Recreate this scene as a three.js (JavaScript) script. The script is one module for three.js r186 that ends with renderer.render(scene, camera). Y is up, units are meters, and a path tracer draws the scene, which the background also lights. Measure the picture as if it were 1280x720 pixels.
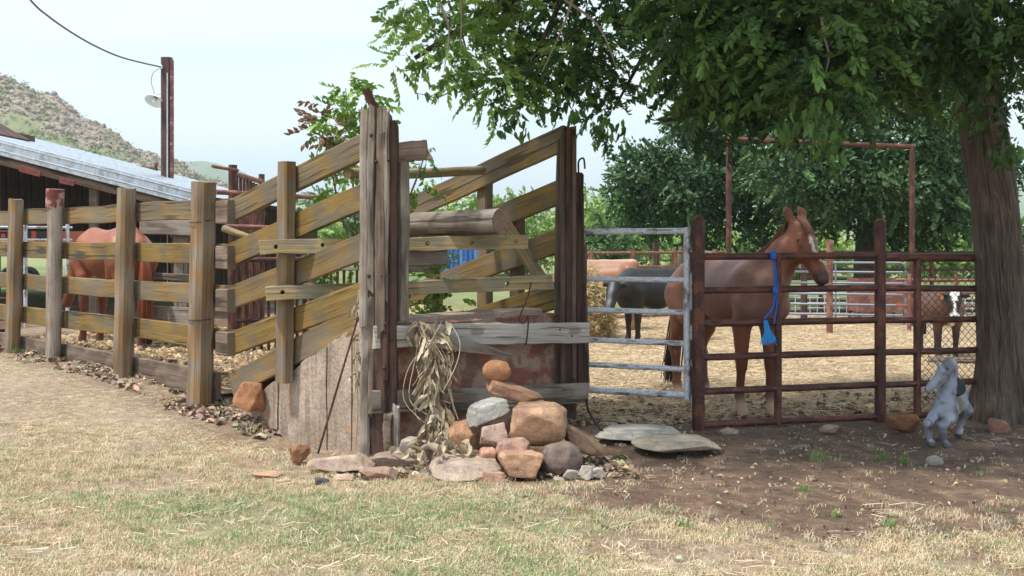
import * as THREE from 'three';
import { mergeGeometries, toCreasedNormals } from 'three/addons/utils/BufferGeometryUtils.js';

// ------------------------------------------------------------------ camera, sky, sun, exposure
const scene = new THREE.Scene();
const EYE = 1.55, FOC = 1372;                       // eye height (m), focal length for a 1280 px wide picture
const camera = new THREE.PerspectiveCamera(2 * Math.atan(360 / FOC) * 180 / Math.PI, 16 / 9, 0.05, 9000);
camera.position.set(0, EYE, 0);
camera.lookAt(0, EYE, -10);
camera.setViewOffset(1280, 720, 0, 60, 1280, 720);
camera.updateProjectionMatrix();

const renderer = new THREE.WebGLRenderer({ antialias: true });
renderer.setSize(1280, 720);
renderer.toneMapping = THREE.LinearToneMapping;
renderer.toneMappingExposure = 1.34;
renderer.shadowMap.enabled = true;

const SUN = new THREE.Vector3(-0.38, 1, 0.06).normalize();
const sun = new THREE.DirectionalLight(new THREE.Color(1.0, 0.955, 0.88), 3.4);
sun.position.copy(SUN).multiplyScalar(60);
sun.target.position.set(0, 0, -10);
sun.castShadow = true; sun.shadow.radius = 5; sun.shadow.mapSize.set(2048, 2048);
Object.assign(sun.shadow.camera, { left: -25, right: 25, top: 25, bottom: -25, near: 1, far: 140 });
scene.add(sun, sun.target);

// ------------------------------------------------------------------ random numbers and noise
function rng(seed) { let s = (seed * 2654435761) >>> 0 || 1; return () => { s |= 0; s = s + 0x6D2B79F5 | 0; let t = Math.imul(s ^ s >>> 15, 1 | s); t = t + Math.imul(t ^ t >>> 7, 61 | t) ^ t; return ((t ^ t >>> 14) >>> 0) / 4294967296; }; }
const hash = (x, y, z) => { let h = Math.imul(x, 374761393) ^ Math.imul(y, 668265263) ^ Math.imul(z, 2147483647 - 19); h = Math.imul(h ^ h >>> 13, 1274126177); return ((h ^ h >>> 16) >>> 0) / 4294967296; };
const fade = t => t * t * (3 - 2 * t);
const hi = (h) => { h = Math.imul(h ^ h >>> 13, 1274126177); return ((h ^ h >>> 16) >>> 0) / 4294967296; };
function vn2(x, y, s = 0, px = 0, py = 0) {         // value noise, periodic when px, py are given
  let xi = Math.floor(x), yi = Math.floor(y), xj = xi + 1, yj = yi + 1; let u = x - xi, v = y - yi; u = u * u * (3 - 2 * u); v = v * v * (3 - 2 * v);
  if (px) { xi = ((xi % px) + px) % px; xj = ((xj % px) + px) % px; } if (py) { yi = ((yi % py) + py) % py; yj = ((yj % py) + py) % py; }
  const S = Math.imul(s | 0, 2147483629), A = Math.imul(xi, 374761393), B = Math.imul(xj, 374761393), Y = Math.imul(yi, 668265263), Z = Math.imul(yj, 668265263);
  const a = hi(A ^ Y ^ S), b = hi(B ^ Y ^ S), c = hi(A ^ Z ^ S), d = hi(B ^ Z ^ S);
  return a + (b - a) * u + (c - a) * v + (a - b - c + d) * u * v;
}
function vn3(x, y, z, s = 0) {
  const zi = Math.floor(z), w = fade(z - zi);
  const a = vn2(x, y, s * 131 + zi * 7919), b = vn2(x, y, s * 131 + (zi + 1) * 7919);
  return a + (b - a) * w;
}
function fbm2(x, y, s = 0, o = 4, px = 0, py = 0) { let f = 0, a = 0.5, t = 0; for (let i = 0; i < o; i++) { f += a * vn2(x, y, s + i * 17, px, py); t += a; a *= 0.5; x *= 2; y *= 2; px *= 2; py *= 2; } return f / t; }
function fbm3(x, y, z, s = 0, o = 3) { let f = 0, a = 0.5, t = 0; for (let i = 0; i < o; i++) { f += a * vn3(x, y, z, s + i * 17); t += a; a *= 0.5; x *= 2; y *= 2; z *= 2; } return f / t; }
const sst = (a, b, x) => { const t = Math.min(1, Math.max(0, (x - a) / (b - a))); return t * t * (3 - 2 * t); };
const lerp = (a, b, t) => a + (b - a) * t;
const mix3 = (a, b, t) => [lerp(a[0], b[0], t), lerp(a[1], b[1], t), lerp(a[2], b[2], t)];
const V = (x, y, z) => new THREE.Vector3(x, y, z);
const lin = c => c.map(v => { v /= 255; return v <= 0.04045 ? v / 12.92 : Math.pow((v + 0.055) / 1.055, 2.4); });   // sRGB 0..255 to linear

// ------------------------------------------------------------------ sky: thin bright high cloud over pale blue
{
  const w = 1024, h = 512, a = new Float32Array(w * h * 4);
  for (let j = 0; j < h; j++) for (let i = 0; i < w; i++) {
    const el = (j + 0.5) / h * Math.PI - Math.PI / 2, az = (i + 0.5) / w * 2 * Math.PI;
    const dx = Math.cos(el) * Math.cos(az), dz = Math.cos(el) * Math.sin(az), dy = Math.sin(el);
    const k = 1 / (Math.max(dy, 0) + 0.22);
    const n = fbm2(dx * k * 1.6 + 40, dz * k * 2.6 + 40, 5, 5);
    const cl = sst(0.32, 0.66, n);
    const blue = mix3([0.66, 0.83, 0.95], [0.46, 0.68, 0.92], sst(0.0, 0.9, dy));
    const c = mix3(blue, [0.82, 0.90, 0.94], 0.45 + 0.45 * cl);
    const o = (j * w + i) * 4; a[o] = c[0]; a[o + 1] = c[1]; a[o + 2] = c[2]; a[o + 3] = 1;
  }
  const t = new THREE.DataTexture(a, w, h, THREE.RGBAFormat, THREE.FloatType);
  t.mapping = THREE.EquirectangularReflectionMapping; t.magFilter = THREE.LinearFilter; t.wrapS = THREE.RepeatWrapping; t.needsUpdate = true;
  scene.background = t; scene.environment = t;
}

// ------------------------------------------------------------------ object helpers
const at = (px, py, d) => V((px - 640) * d / FOC, EYE - (py - 300) * d / FOC, -d);
const used = new Map();
function numbered(n) { const k = used.get(n) || 0; used.set(n, k + 1); return k ? n + '_' + String(k).padStart(3, '0') : n; }
function add(o, parent) { o.traverse(c => { if (c.isMesh) { c.castShadow = true; c.receiveShadow = true; } }); (parent || scene).add(o); return o; }
function mesh(name, geo, mat, parent) {
  const m = new THREE.Mesh(Array.isArray(geo) ? mergeGeometries(geo.map(g => g.index ? g.toNonIndexed() : g)) : geo, mat);
  m.name = parent ? name : numbered(name);
  return add(m, parent);
}
function tag(o, label, category, group, kind) { o.userData.label = label; o.userData.category = category; if (group) o.userData.group = group; if (kind) o.userData.kind = kind; return o; }
function thing(name, label, category, pos = V(0, 0, 0), group) { const g = new THREE.Group(); g.name = numbered(name); g.position.copy(pos); scene.add(g); return tag(g, label, category, group); }
// geometry given in world coordinates becomes a part of a thing whose group stands at its base
function part(name, geo, mat, parent) {
  let g = Array.isArray(geo) ? mergeGeometries(geo.map(q => q.index ? q.toNonIndexed() : q)) : geo;
  const p = V(0, 0, 0); for (let q = parent; q && q !== scene; q = q.parent) p.add(q.position);
  g.translate(-p.x, -p.y, -p.z);
  return mesh(name, g, mat, parent);
}
function struct(name, geo, mat) { const m = mesh(name, geo, mat); m.userData.kind = 'structure'; return m; }

// ------------------------------------------------------------------ textures
function tex(w, h, fn, srgb = true) {
  const a = new Uint8Array(w * h * 4);
  for (let j = 0; j < h; j++) for (let i = 0; i < w; i++) {
    const c = fn(i / w, j / h), o = (j * w + i) * 4;
    a[o] = Math.max(0, Math.min(255, c[0])); a[o + 1] = Math.max(0, Math.min(255, c[1])); a[o + 2] = Math.max(0, Math.min(255, c[2])); a[o + 3] = 255;
  }
  const t = new THREE.DataTexture(a, w, h); t.wrapS = t.wrapT = THREE.RepeatWrapping; t.magFilter = THREE.LinearFilter; t.minFilter = THREE.LinearMipmapLinearFilter; t.generateMipmaps = true;
  if (srgb) t.colorSpace = THREE.SRGBColorSpace; t.needsUpdate = true; return t;
}
const gmap = (w, h, fn) => tex(w, h, (u, v) => { const g = fn(u, v) * 255; return [g, g, g]; }, false);
// wood: u across the board (1 tile = 0.5 m), v along it (1 tile = 1 m)
const grain = (u, v, s) => {
  const warp = fbm2(u * 4, v * 2, s + 3, 3, 4, 2) * 0.6;
  return 0.45 * fbm2((u + warp * 0.05) * 96, v * 3, s, 3, 96, 3) + 0.35 * fbm2((u + warp * 0.08) * 28, v * 2, s + 9, 3, 28, 2) + 0.2 * fbm2(u * 200, v * 24, s + 31, 2, 200, 24);
};
const crack = (u, v, s) => { const w = fbm2(u * 4, v * 2, s + 3, 3, 4, 2) * 0.06; const n = vn2((u + w) * 22, v * 2, s + 77, 22, 2), m = vn2((u + w) * 60, v * 3, s + 78, 60, 3); return Math.max(sst(0.84, 0.93, n), 0.7 * sst(0.86, 0.95, m)); };
const woodFields = {};
function woodField(k) {
  if (!woodFields[k]) {
    const g = new Float32Array(512 * 512), c = new Float32Array(512 * 512);
    for (let j = 0; j < 512; j++) for (let i = 0; i < 512; i++) { g[j * 512 + i] = grain(i / 512, j / 512, k * 40 + 11); c[j * 512 + i] = crack(i / 512, j / 512, k * 40 + 11); }
    const bump = gmap(512, 512, (u, v) => { const q = Math.round(v * 512) * 512 + Math.round(u * 512); return Math.min(1, Math.max(0, 0.25 + 0.8 * g[q] - 0.6 * c[q])); });
    woodFields[k] = { g, c, bump };
  }
  return woodFields[k];
}
function woodMat(s, base, alt, amt, rough = 0.9) {
  const F = woodField(s % 3);
  const map = tex(512, 512, (u, v) => {
    const q = Math.round(v * 512) * 512 + Math.round(u * 512), g = F.g[q], c = F.c[q], p = sst(amt[0], amt[1], fbm2(u * 5, v * 5, s + 50, 4, 5, 5));
    const p2 = vn2(u * 3, v * 3, s + 61, 3, 3);
    const col = mix3(base, alt, p), k = (0.70 + 0.60 * g) * (0.88 + 0.24 * p2) * (1 - 0.34 * c);
    return [col[0] * k, col[1] * k, col[2] * k];
  });
  return new THREE.MeshStandardMaterial({ map, bumpMap: F.bump, bumpScale: 0.004, roughness: rough });
}
const M = {};
M.lichen = woodMat(11, [130, 104, 54], [102, 92, 74], [0.3, 0.72]);
M.lichen2 = woodMat(23, [132, 106, 64], [114, 102, 84], [0.28, 0.7]);
M.post = woodMat(37, [136, 108, 76], [130, 116, 102], [0.28, 0.66]);
M.grey = woodMat(41, [158, 146, 136], [126, 112, 100], [0.35, 0.75]);
M.greyd = woodMat(47, [124, 108, 94], [98, 82, 70], [0.35, 0.7]);
M.pale = woodMat(53, [186, 178, 170], [150, 138, 128], [0.46, 0.7]);
M.dark = woodMat(59, [98, 72, 62], [76, 58, 52], [0.35, 0.65]);
M.olive = woodMat(67, [166, 146, 108], [142, 132, 112], [0.4, 0.6]);
M.weathered = woodMat(71, [108, 90, 78], [92, 78, 68], [0.35, 0.65]);
M.endgrain = new THREE.MeshStandardMaterial({ roughness: 0.92, map: tex(256, 256, (u, v) => { const x = u - 0.5, y = v - 0.5, r = Math.hypot(x, y) + 0.012 * vn2(u * 6, v * 6, 4); const ring = 0.5 + 0.5 * Math.sin(r * 170 + 2 * vn2(u * 5, v * 5, 8)); const a = Math.atan2(y, x), cr = sst(0.88, 0.97, vn2(a * 5 + 20, r * 3, 15)); const k = (0.74 + 0.2 * ring) * (1 - 0.55 * cr) * (0.8 + 0.3 * fbm2(u * 8, v * 8, 6, 3)); return [176 * k, 146 * k, 126 * k]; }) });
M.redpaint = new THREE.MeshStandardMaterial({ roughness: 0.7, map: tex(256, 256, (u, v) => { const n = fbm2(u * 5, v * 14, 91, 4, 5, 14), c = mix3([122, 62, 58], [164, 138, 126], sst(0.60, 0.70, n)); const k = 0.75 + 0.45 * fbm2(u * 10, v * 30, 92, 3, 10, 30); return c.map(x => x * k); }) });
M.rust = new THREE.MeshStandardMaterial({ roughness: 0.62, metalness: 0.25, map: tex(512, 512, (u, v) => { const n = fbm2(u * 8, v * 8, 101, 5, 8, 8), f = fbm2(u * 60, v * 60, 102, 2, 60, 60); const c = mix3([82, 54, 50], [118, 74, 58], sst(0.42, 0.7, n)); const k = 0.72 + 0.5 * f; return c.map(x => x * k); }), bumpMap: gmap(256, 256, (u, v) => fbm2(u * 40, v * 40, 103, 3, 40, 40)), bumpScale: 0.0015 });
M.rustlt = new THREE.MeshStandardMaterial({ roughness: 0.75, map: tex(256, 256, (u, v) => { const n = fbm2(u * 8, v * 8, 111, 4, 8, 8); const c = mix3([128, 82, 70], [158, 116, 100], sst(0.4, 0.7, n)); const k = 0.8 + 0.35 * fbm2(u * 50, v * 50, 112, 2, 50, 50); return c.map(x => x * k); }) });
M.galv = new THREE.MeshStandardMaterial({ roughness: 0.5, metalness: 0.1, map: tex(512, 512, (u, v) => { const n = fbm2(u * 9, v * 9, 121, 5, 9, 9), f = fbm2(u * 70, v * 70, 122, 2, 70, 70); const c = mix3([214, 217, 226], [132, 122, 120], sst(0.54, 0.7, n) * 0.85); const k = 0.8 + 0.35 * f; return c.map(x => x * k); }), bumpMap: gmap(256, 256, (u, v) => fbm2(u * 30, v * 30, 123, 3, 30, 30)), bumpScale: 0.001 });
M.peel = new THREE.MeshStandardMaterial({ roughness: 0.7, map: tex(256, 256, (u, v) => { const n = fbm2(u * 6, v * 8, 131, 4, 6, 8); const c = mix3([188, 186, 186], [84, 60, 52], sst(0.46, 0.56, n)); return c.map(x => x * (0.8 + 0.3 * vn2(u * 60, v * 60, 3, 60, 60))); }) });
M.steel = new THREE.MeshStandardMaterial({ color: 0x8a929e, roughness: 0.42, metalness: 0.5 });
M.concrete = new THREE.MeshStandardMaterial({ roughness: 0.94, map: tex(512, 512, (u, v) => { const n = fbm2(u * 4, v * 4, 141, 5, 4, 4), f = fbm2(u * 90, v * 90, 142, 2, 90, 90), st = fbm2(u * 24, v * 2, 143, 3, 24, 2); let c = mix3([186, 168, 152], [162, 144, 128], sst(0.38, 0.66, n)); c = mix3(c, [136, 118, 104], sst(0.58, 0.74, st) * 0.6); const o = sst(0.70, 0.80, fbm2(u * 9, v * 9, 144, 4, 9, 9)); c = mix3(c, [174, 132, 106], o * 0.7); return c.map(x => x * (0.82 + 0.32 * f)); }), bumpMap: gmap(512, 512, (u, v) => 0.6 * fbm2(u * 60, v * 60, 145, 3, 60, 60) + 0.4 * fbm2(u * 8, v * 8, 146, 3, 8, 8)), bumpScale: 0.006 });
M.redwall = new THREE.MeshStandardMaterial({ roughness: 0.92, map: tex(512, 512, (u, v) => { const n = fbm2(u * 5, v * 5, 151, 5, 5, 5), f = fbm2(u * 90, v * 90, 152, 2, 90, 90), h = fbm2(u * 3, v * 9, 153, 4, 3, 9); let c = mix3([150, 94, 80], [174, 146, 126], sst(0.38, 0.56, n)); c = mix3(c, [122, 96, 84], sst(0.52, 0.7, h) * 0.7); return c.map(x => x * (0.82 + 0.32 * f)); }), bumpMap: gmap(256, 256, (u, v) => fbm2(u * 30, v * 30, 154, 4, 30, 30)), bumpScale: 0.006 });
const rockMap = tex(512, 512, (u, v) => { const n = fbm2(u * 5, v * 5, 161, 5, 5, 5), f = fbm2(u * 80, v * 80, 162, 3, 80, 80), b = fbm2(u * 3, v * 16, 163, 3, 3, 16), sp = sst(0.66, 0.74, fbm2(u * 14, v * 14, 165, 3, 14, 14)); const k = (0.66 + 0.34 * n) * (0.78 + 0.36 * f) * (0.86 + 0.24 * b) * (1 - 0.1 * sp) * 255 * 1.1; return [k, k * (0.97 + 0.05 * n), k * (0.93 + 0.12 * (1 - n))]; });
const rockBump = gmap(512, 512, (u, v) => 0.55 * fbm2(u * 14, v * 14, 166, 4, 14, 14) + 0.45 * fbm2(u * 70, v * 70, 167, 2, 70, 70));
const rockMats = {};
const rockMat = c => rockMats[c] || (rockMats[c] = new THREE.MeshStandardMaterial({ color: c, map: rockMap, bumpMap: rockBump, bumpScale: 0.004, roughness: 0.93 }));
M.bark = new THREE.MeshStandardMaterial({ roughness: 0.95, map: tex(512, 512, (u, v) => { const wv = fbm2(u * 4, v * 4, 171, 3, 4, 4) * 0.09; const r = 1 - Math.abs(2 * fbm2((u + wv) * 22, v * 5, 172, 3, 22, 5) - 1); const k = 0.55 + 0.55 * r * (0.7 + 0.5 * fbm2(u * 60, v * 40, 173, 2, 60, 40)); const c = mix3([92, 76, 66], [112, 100, 88], fbm2(u * 5, v * 5, 174, 3, 5, 5)); return c.map(x => x * k); }), bumpMap: gmap(512, 512, (u, v) => { const wv = fbm2(u * 4, v * 4, 171, 3, 4, 4) * 0.09; return Math.pow(1 - Math.abs(2 * fbm2((u + wv) * 22, v * 5, 172, 3, 22, 5) - 1), 1.6); }), bumpScale: 0.03 });
M.twig = new THREE.MeshStandardMaterial({ color: 0x8a7c70, roughness: 0.95 });
M.roof = new THREE.MeshStandardMaterial({ roughness: 0.34, metalness: 0.75, map: tex(512, 512, (u, v) => { const n = fbm2(u * 3, v * 24, 181, 4, 3, 24), k = 0.8 + 0.25 * n; const st = sst(0.62, 0.75, fbm2(u * 7, v * 7, 182, 4, 7, 7)); return mix3([206 * k, 212 * k, 222 * k], [150, 144, 140], st * 0.5); }) });
const plain = (c, r = 0.85, m = 0) => new THREE.MeshStandardMaterial({ color: c, roughness: r, metalness: m });
const leafMat = (c, t = 0.3) => new THREE.MeshPhysicalMaterial({ color: c, roughness: 0.55, transmission: t, thickness: 0, side: THREE.DoubleSide, ior: 1.3 });

// ------------------------------------------------------------------ beams, pipes, rocks
let beamSeed = 1;
// a timber or pipe from A to B: w across (sideways), h along 'up'; chamfered box, or round when sides is given
function beam(A, B, o = {}) {
  const { w = 0.1, h = w, up = V(0, 1, 0), sides = 0, seg = 1, rough = 0, taper = 1, bend = 0, ends = 0, cham = 0.12, uvs = 1, pts = null } = o;
  const seed = o.seed || beamSeed++, R = rng(seed * 13 + 5);
  const ctr = [], T = [];
  if (pts) { const cv = new THREE.CatmullRomCurve3(pts); for (let i = 0; i <= seg; i++) { ctr.push(cv.getPoint(i / seg)); T.push(cv.getTangent(i / seg)); } }
  else { const d = B.clone().sub(A), dn = d.clone().normalize(); for (let i = 0; i <= seg; i++) { ctr.push(A.clone().addScaledVector(d, i / seg)); T.push(dn); } }
  let u0 = Math.abs(T[0].dot(up)) > 0.98 ? V(0, 0, 1) : up;
  const cs = [];
  if (sides) for (let k = 0; k < sides; k++) { const a = k / sides * 2 * Math.PI; cs.push([Math.cos(a) * w / 2, Math.sin(a) * h / 2]); }
  else { const c = Math.min(w, h) * cham, x = w / 2, y = h / 2; cs.push([x, -y + c], [x, y - c], [x - c, y], [-x + c, y], [-x, y - c], [-x, -y + c], [-x + c, -y], [x - c, -y]); }
  const n = cs.length, per = [0]; for (let k = 0; k < n; k++) { const a = cs[k], b = cs[(k + 1) % n]; per.push(per[k] + Math.hypot(a[0] - b[0], a[1] - b[1])); }
  const P = [], U = [], uo = R() * 7, vo = R() * 7; let len = 0;
  const bs = [R() * 9, R() * 9], rings = [];
  for (let i = 0; i <= seg; i++) {
    if (i) len += ctr[i].distanceTo(ctr[i - 1]);
    const t = i / seg, tg = T[i], side = tg.clone().cross(u0).normalize(), upv = side.clone().cross(tg).normalize();
    const tp = Array.isArray(taper) ? (t < 0.5 ? lerp(taper[0], taper[1], t * 2) : lerp(taper[1], taper[2], t * 2 - 1)) : lerp(1, taper, t);
    const bx = bend ? (vn2(t * 2.2 + bs[0], 1, 3) - 0.5) * 2 * bend * Math.sin(Math.PI * t) : 0, by = bend ? (vn2(t * 2.2 + bs[1], 5, 3) - 0.5) * 2 * bend * Math.sin(Math.PI * t) : 0;
    const ring = [];
    for (let k = 0; k < n; k++) {
      const j = rough ? 1 + (vn3(cs[k][0] * 25 + bs[0] * 9, cs[k][1] * 25, t * seg * 0.7 + bs[1], 9) - 0.5) * 2 * rough : 1;
      const e = ends && (i === 0 || i === seg) ? (R() - 0.5) * ends : 0;
      ring.push(ctr[i].clone().addScaledVector(side, cs[k][0] * tp * j + bx).addScaledVector(upv, cs[k][1] * tp * j + by).addScaledVector(tg, e));
    }
    rings.push({ ring, v: len });
  }
  const pv = (p, u, v) => { P.push(p.x, p.y, p.z); U.push((u * 2 + uo) * uvs, (v + vo) * uvs); };
  for (let i = 0; i < seg; i++) for (let k = 0; k < n; k++) {
    const a = rings[i].ring[k], b = rings[i].ring[(k + 1) % n], c = rings[i + 1].ring[(k + 1) % n], d = rings[i + 1].ring[k], v0 = rings[i].v, v1 = rings[i + 1].v;
    pv(a, per[k], v0); pv(b, per[k + 1], v0); pv(c, per[k + 1], v1); pv(a, per[k], v0); pv(c, per[k + 1], v1); pv(d, per[k], v1);
  }
  if (!o.open) for (const i of [0, seg]) {
    const r = rings[i].ring, c = r.reduce((s, p) => s.add(p), V(0, 0, 0)).multiplyScalar(1 / n);
    for (let k = 0; k < n; k++) { const a = r[k], b = r[(k + 1) % n]; const q = i ? [c, a, b] : [c, b, a]; for (const p of q) { const dx = p.clone().sub(c); pv(p, dx.x + dx.z, dx.y * 0.6); } }
  }
  const g = new THREE.BufferGeometry();
  g.setAttribute('position', new THREE.Float32BufferAttribute(P, 3)); g.setAttribute('uv', new THREE.Float32BufferAttribute(U, 2));
  g.computeVertexNormals();
  return toCreasedNormals(g, sides > 6 ? 0.9 : 0.55);
}
const pipe = (A, B, r, o = {}) => beam(A, B, { w: 2 * r, sides: o.sides || 10, ...o });
const tube = (pts, r, o = {}) => beam(null, null, { pts, w: 2 * r, sides: o.sides || 6, seg: o.seg || pts.length * 4, ...o });
const wire = tube;
function boxAt(c, sx, sy, sz, yaw = 0) { const g = new THREE.BoxGeometry(sx, sy, sz); g.rotateY(yaw); g.translate(c.x, c.y, c.z); return g; }
// an angular, weathered stone: a sphere cut back by random planes, then roughened
function rockGeo(seed, sx, sy, sz, cuts = 12, detail = 5, rgh = 0.05, sharp = 0.6) {
  const R = rng(seed * 7 + 3), g = new THREE.IcosahedronGeometry(1, Math.max(detail, 4) * 2), pl = [];
  for (let i = 0; i < 6; i++) { const v = V(0, 0, 0).setComponent(i % 3, i < 3 ? 1 : -1).add(V(R() - .5, R() - .5, R() - .5).multiplyScalar(0.75)).normalize(); pl.push([v, sharp * (0.8 + R() * 0.35)]); }
  for (let i = 0; i < cuts - 5; i++) { const v = V(R() * 2 - 1, R() * 2 - 1, R() * 2 - 1).normalize(); pl.push([v, sharp + R() * (0.92 - sharp)]); }
  const p = g.attributes.position, v = V(0, 0, 0), U = [], mx = [0, 0, 0], Q = [];
  for (let i = 0; i < p.count; i++) {
    v.fromBufferAttribute(p, i).normalize();
    let s = 0; for (const [q, d] of pl) { const c = v.dot(q); if (c > 0.05) s += Math.pow(c / d, 90); }
    s += 1; const r = Math.pow(s, -1 / 90);
    const nz = (fbm3(v.x * 2.2 + seed, v.y * 2.2, v.z * 2.2, 7, 4) - 0.5) * 2;
    const q = v.clone().multiplyScalar(r * (1 + rgh * nz + rgh * 0.35 * (fbm3(v.x * 9 + seed, v.y * 9, v.z * 9, 8, 2) - 0.5)));
    Q.push(q); mx[0] = Math.max(mx[0], Math.abs(q.x)); mx[1] = Math.max(mx[1], Math.abs(q.y)); mx[2] = Math.max(mx[2], Math.abs(q.z));
    const ax = Math.abs(v.x), ay = Math.abs(v.y), az = Math.abs(v.z);
    U.push(...(ay > ax && ay > az ? [q.x * sx, q.z * sz] : ax > az ? [q.z * sz, q.y * sy] : [q.x * sx, q.y * sy]).map(x => x * 1.6 + seed * 0.37));
  }
  Q.forEach((q, i) => p.setXYZ(i, q.x * sx / 2 / mx[0], q.y * sy / 2 / mx[1], q.z * sz / 2 / mx[2]));
  g.setAttribute('uv', new THREE.Float32BufferAttribute(U, 2));
  g.deleteAttribute('normal');
  g.computeVertexNormals();
  return toCreasedNormals(g, 0.6);
}

// ------------------------------------------------------------------ terrain
const along = (x, d) => (x + 0.95) * -0.70 + (d - 7.93) * 0.715;      // distance along the old fence line, 0 at the chute's dock post
const across = (x, d) => (x + 0.95) * 0.715 + (d - 7.93) * 0.70;      // distance behind that line
function gh(x, d) {
  const t = along(x, d);
  let h = 0.24 * sst(0.6, 4.8, t) * sst(0.8, -2.4, x) * sst(60, 20, d);
  const dist = Math.hypot(x, d);
  h += (fbm2(x * 0.9 + 30, d * 0.9 + 30, 201, 3) - 0.5) * 0.05 * sst(1.5, 4, d);
  h += (fbm2(x * 6 + 30, d * 6 + 30, 202, 3) - 0.5) * 0.022 * sst(60, 12, dist);
  if (dist > 40) h += (fbm2(x * 0.02 + 9, d * 0.02 + 9, 203, 3) - 0.5) * 1.6 * sst(40, 160, dist);
  // worn hollow at the foot of the chute's side wall
  h -= 0.07 * Math.exp(-(Math.pow((x + 1.75) / 0.7, 2) + Math.pow((d - 8.55) / 0.4, 2)));
  return h;
}
const C = {
  tan: lin([214, 194, 168]), tan2: lin([196, 170, 146]), green: lin([150, 162, 104]), soil: lin([128, 102, 86]), soil2: lin([164, 136, 114]), straw: lin([224, 198, 156]), straw2: lin([206, 174, 130]),
  muck: lin([138, 112, 88]), field: lin([134, 158, 92]), field2: lin([172, 178, 124]), pen: lin([138, 108, 84]),
};
const inCorral = (x, d) => sst(9.0, 9.6, d - 0.24 * (x - 1.5)) * sst(0.1, 0.7, x + (d - 9) * 0.25);
function greenness(x, d) { const n = fbm2(x * 0.75 + 12, d * 1.0 + 7, 211, 4); return sst(0.40, 0.72, n + 0.14 * sst(1.2, -1.5, x) * sst(7.4, 6.2, d) - 0.06 * sst(0.2, 1.6, x) - 0.25 * sst(6.9, 8.2, d)); }
function soilness(x, d) {                              // bare trodden soil by the gate and under the tree
  const n = 0.6 * fbm2(x * 0.8 + 3, d * 0.8 + 9, 214, 4) + 0.4 * fbm2(x * 3.1 + 3, d * 4.2 + 9, 218, 3);
  return sst(-0.3, 0.34, (n - 0.5) * 1.7 + Math.min((x - 0.15) * 0.3, 0.5) + Math.min((d - 5.8) * 0.42, 0.5) - 0.30) * sst(-0.5, 0.3, x);
}
function gcol(x, d) {
  const n = fbm2(x * 1.7 + 20, d * 1.7 + 20, 212, 4), f = fbm2(x * 9 + 20, d * 9 + 20, 213, 3);
  let c = mix3(C.tan, C.tan2, sst(0.35, 0.7, n * 0.6 + f * 0.4));
  c = mix3(c, C.green, greenness(x, d) * (0.2 + 0.5 * f));
  c = mix3(c, C.soil2, 0.75 * sst(0.42, 0.62, fbm2(x * 1.6 + 5, d * 2.2 + 5, 217, 4)) * sst(-1.2, 1.2, x));
  const s = soilness(x, d);
  c = mix3(c, mix3(C.soil, C.soil2, sst(0.45, 0.75, f)), s);
  const k = inCorral(x, d);
  if (k > 0) {
    let q = mix3(C.straw, C.straw2, sst(0.35, 0.7, n));
    const m = sst(11.3, 9.8, d + (n - 0.5) * 2.2);
    q = mix3(q, mix3(C.muck, C.straw2, sst(0.5, 0.75, f)), Math.max(m, 0.6 * sst(0.62, 0.72, fbm2(x * 0.9, d * 0.5 + 4, 215, 4))));
    c = mix3(c, q, k);
  }
  const pn = sst(0.05, 0.35, across(x, d)) * sst(-0.2, 0.3, along(x, d)) * (1 - k);   // inside the old pen, behind the fence
  c = mix3(c, mix3(C.pen, C.tan2, sst(0.45, 0.7, n)), pn * sst(40, 22, d));
  const near = sst(0.62, 0.1, Math.abs(across(x, d) + 0.2)) * sst(-0.1, 0.3, along(x, d)) * (1 - pn);
  c = mix3(c, mix3(mix3(C.soil, C.soil2, 0.5), C.tan2, f), near * 0.85);
  c = mix3(c, mix3(C.field, C.field2, sst(0.35, 0.65, fbm2(x * 0.15, d * 0.15, 216, 4))), sst(21, 25, d + (n - 0.5) * 3));
  return c.map(v => v * 1.22);
}
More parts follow.
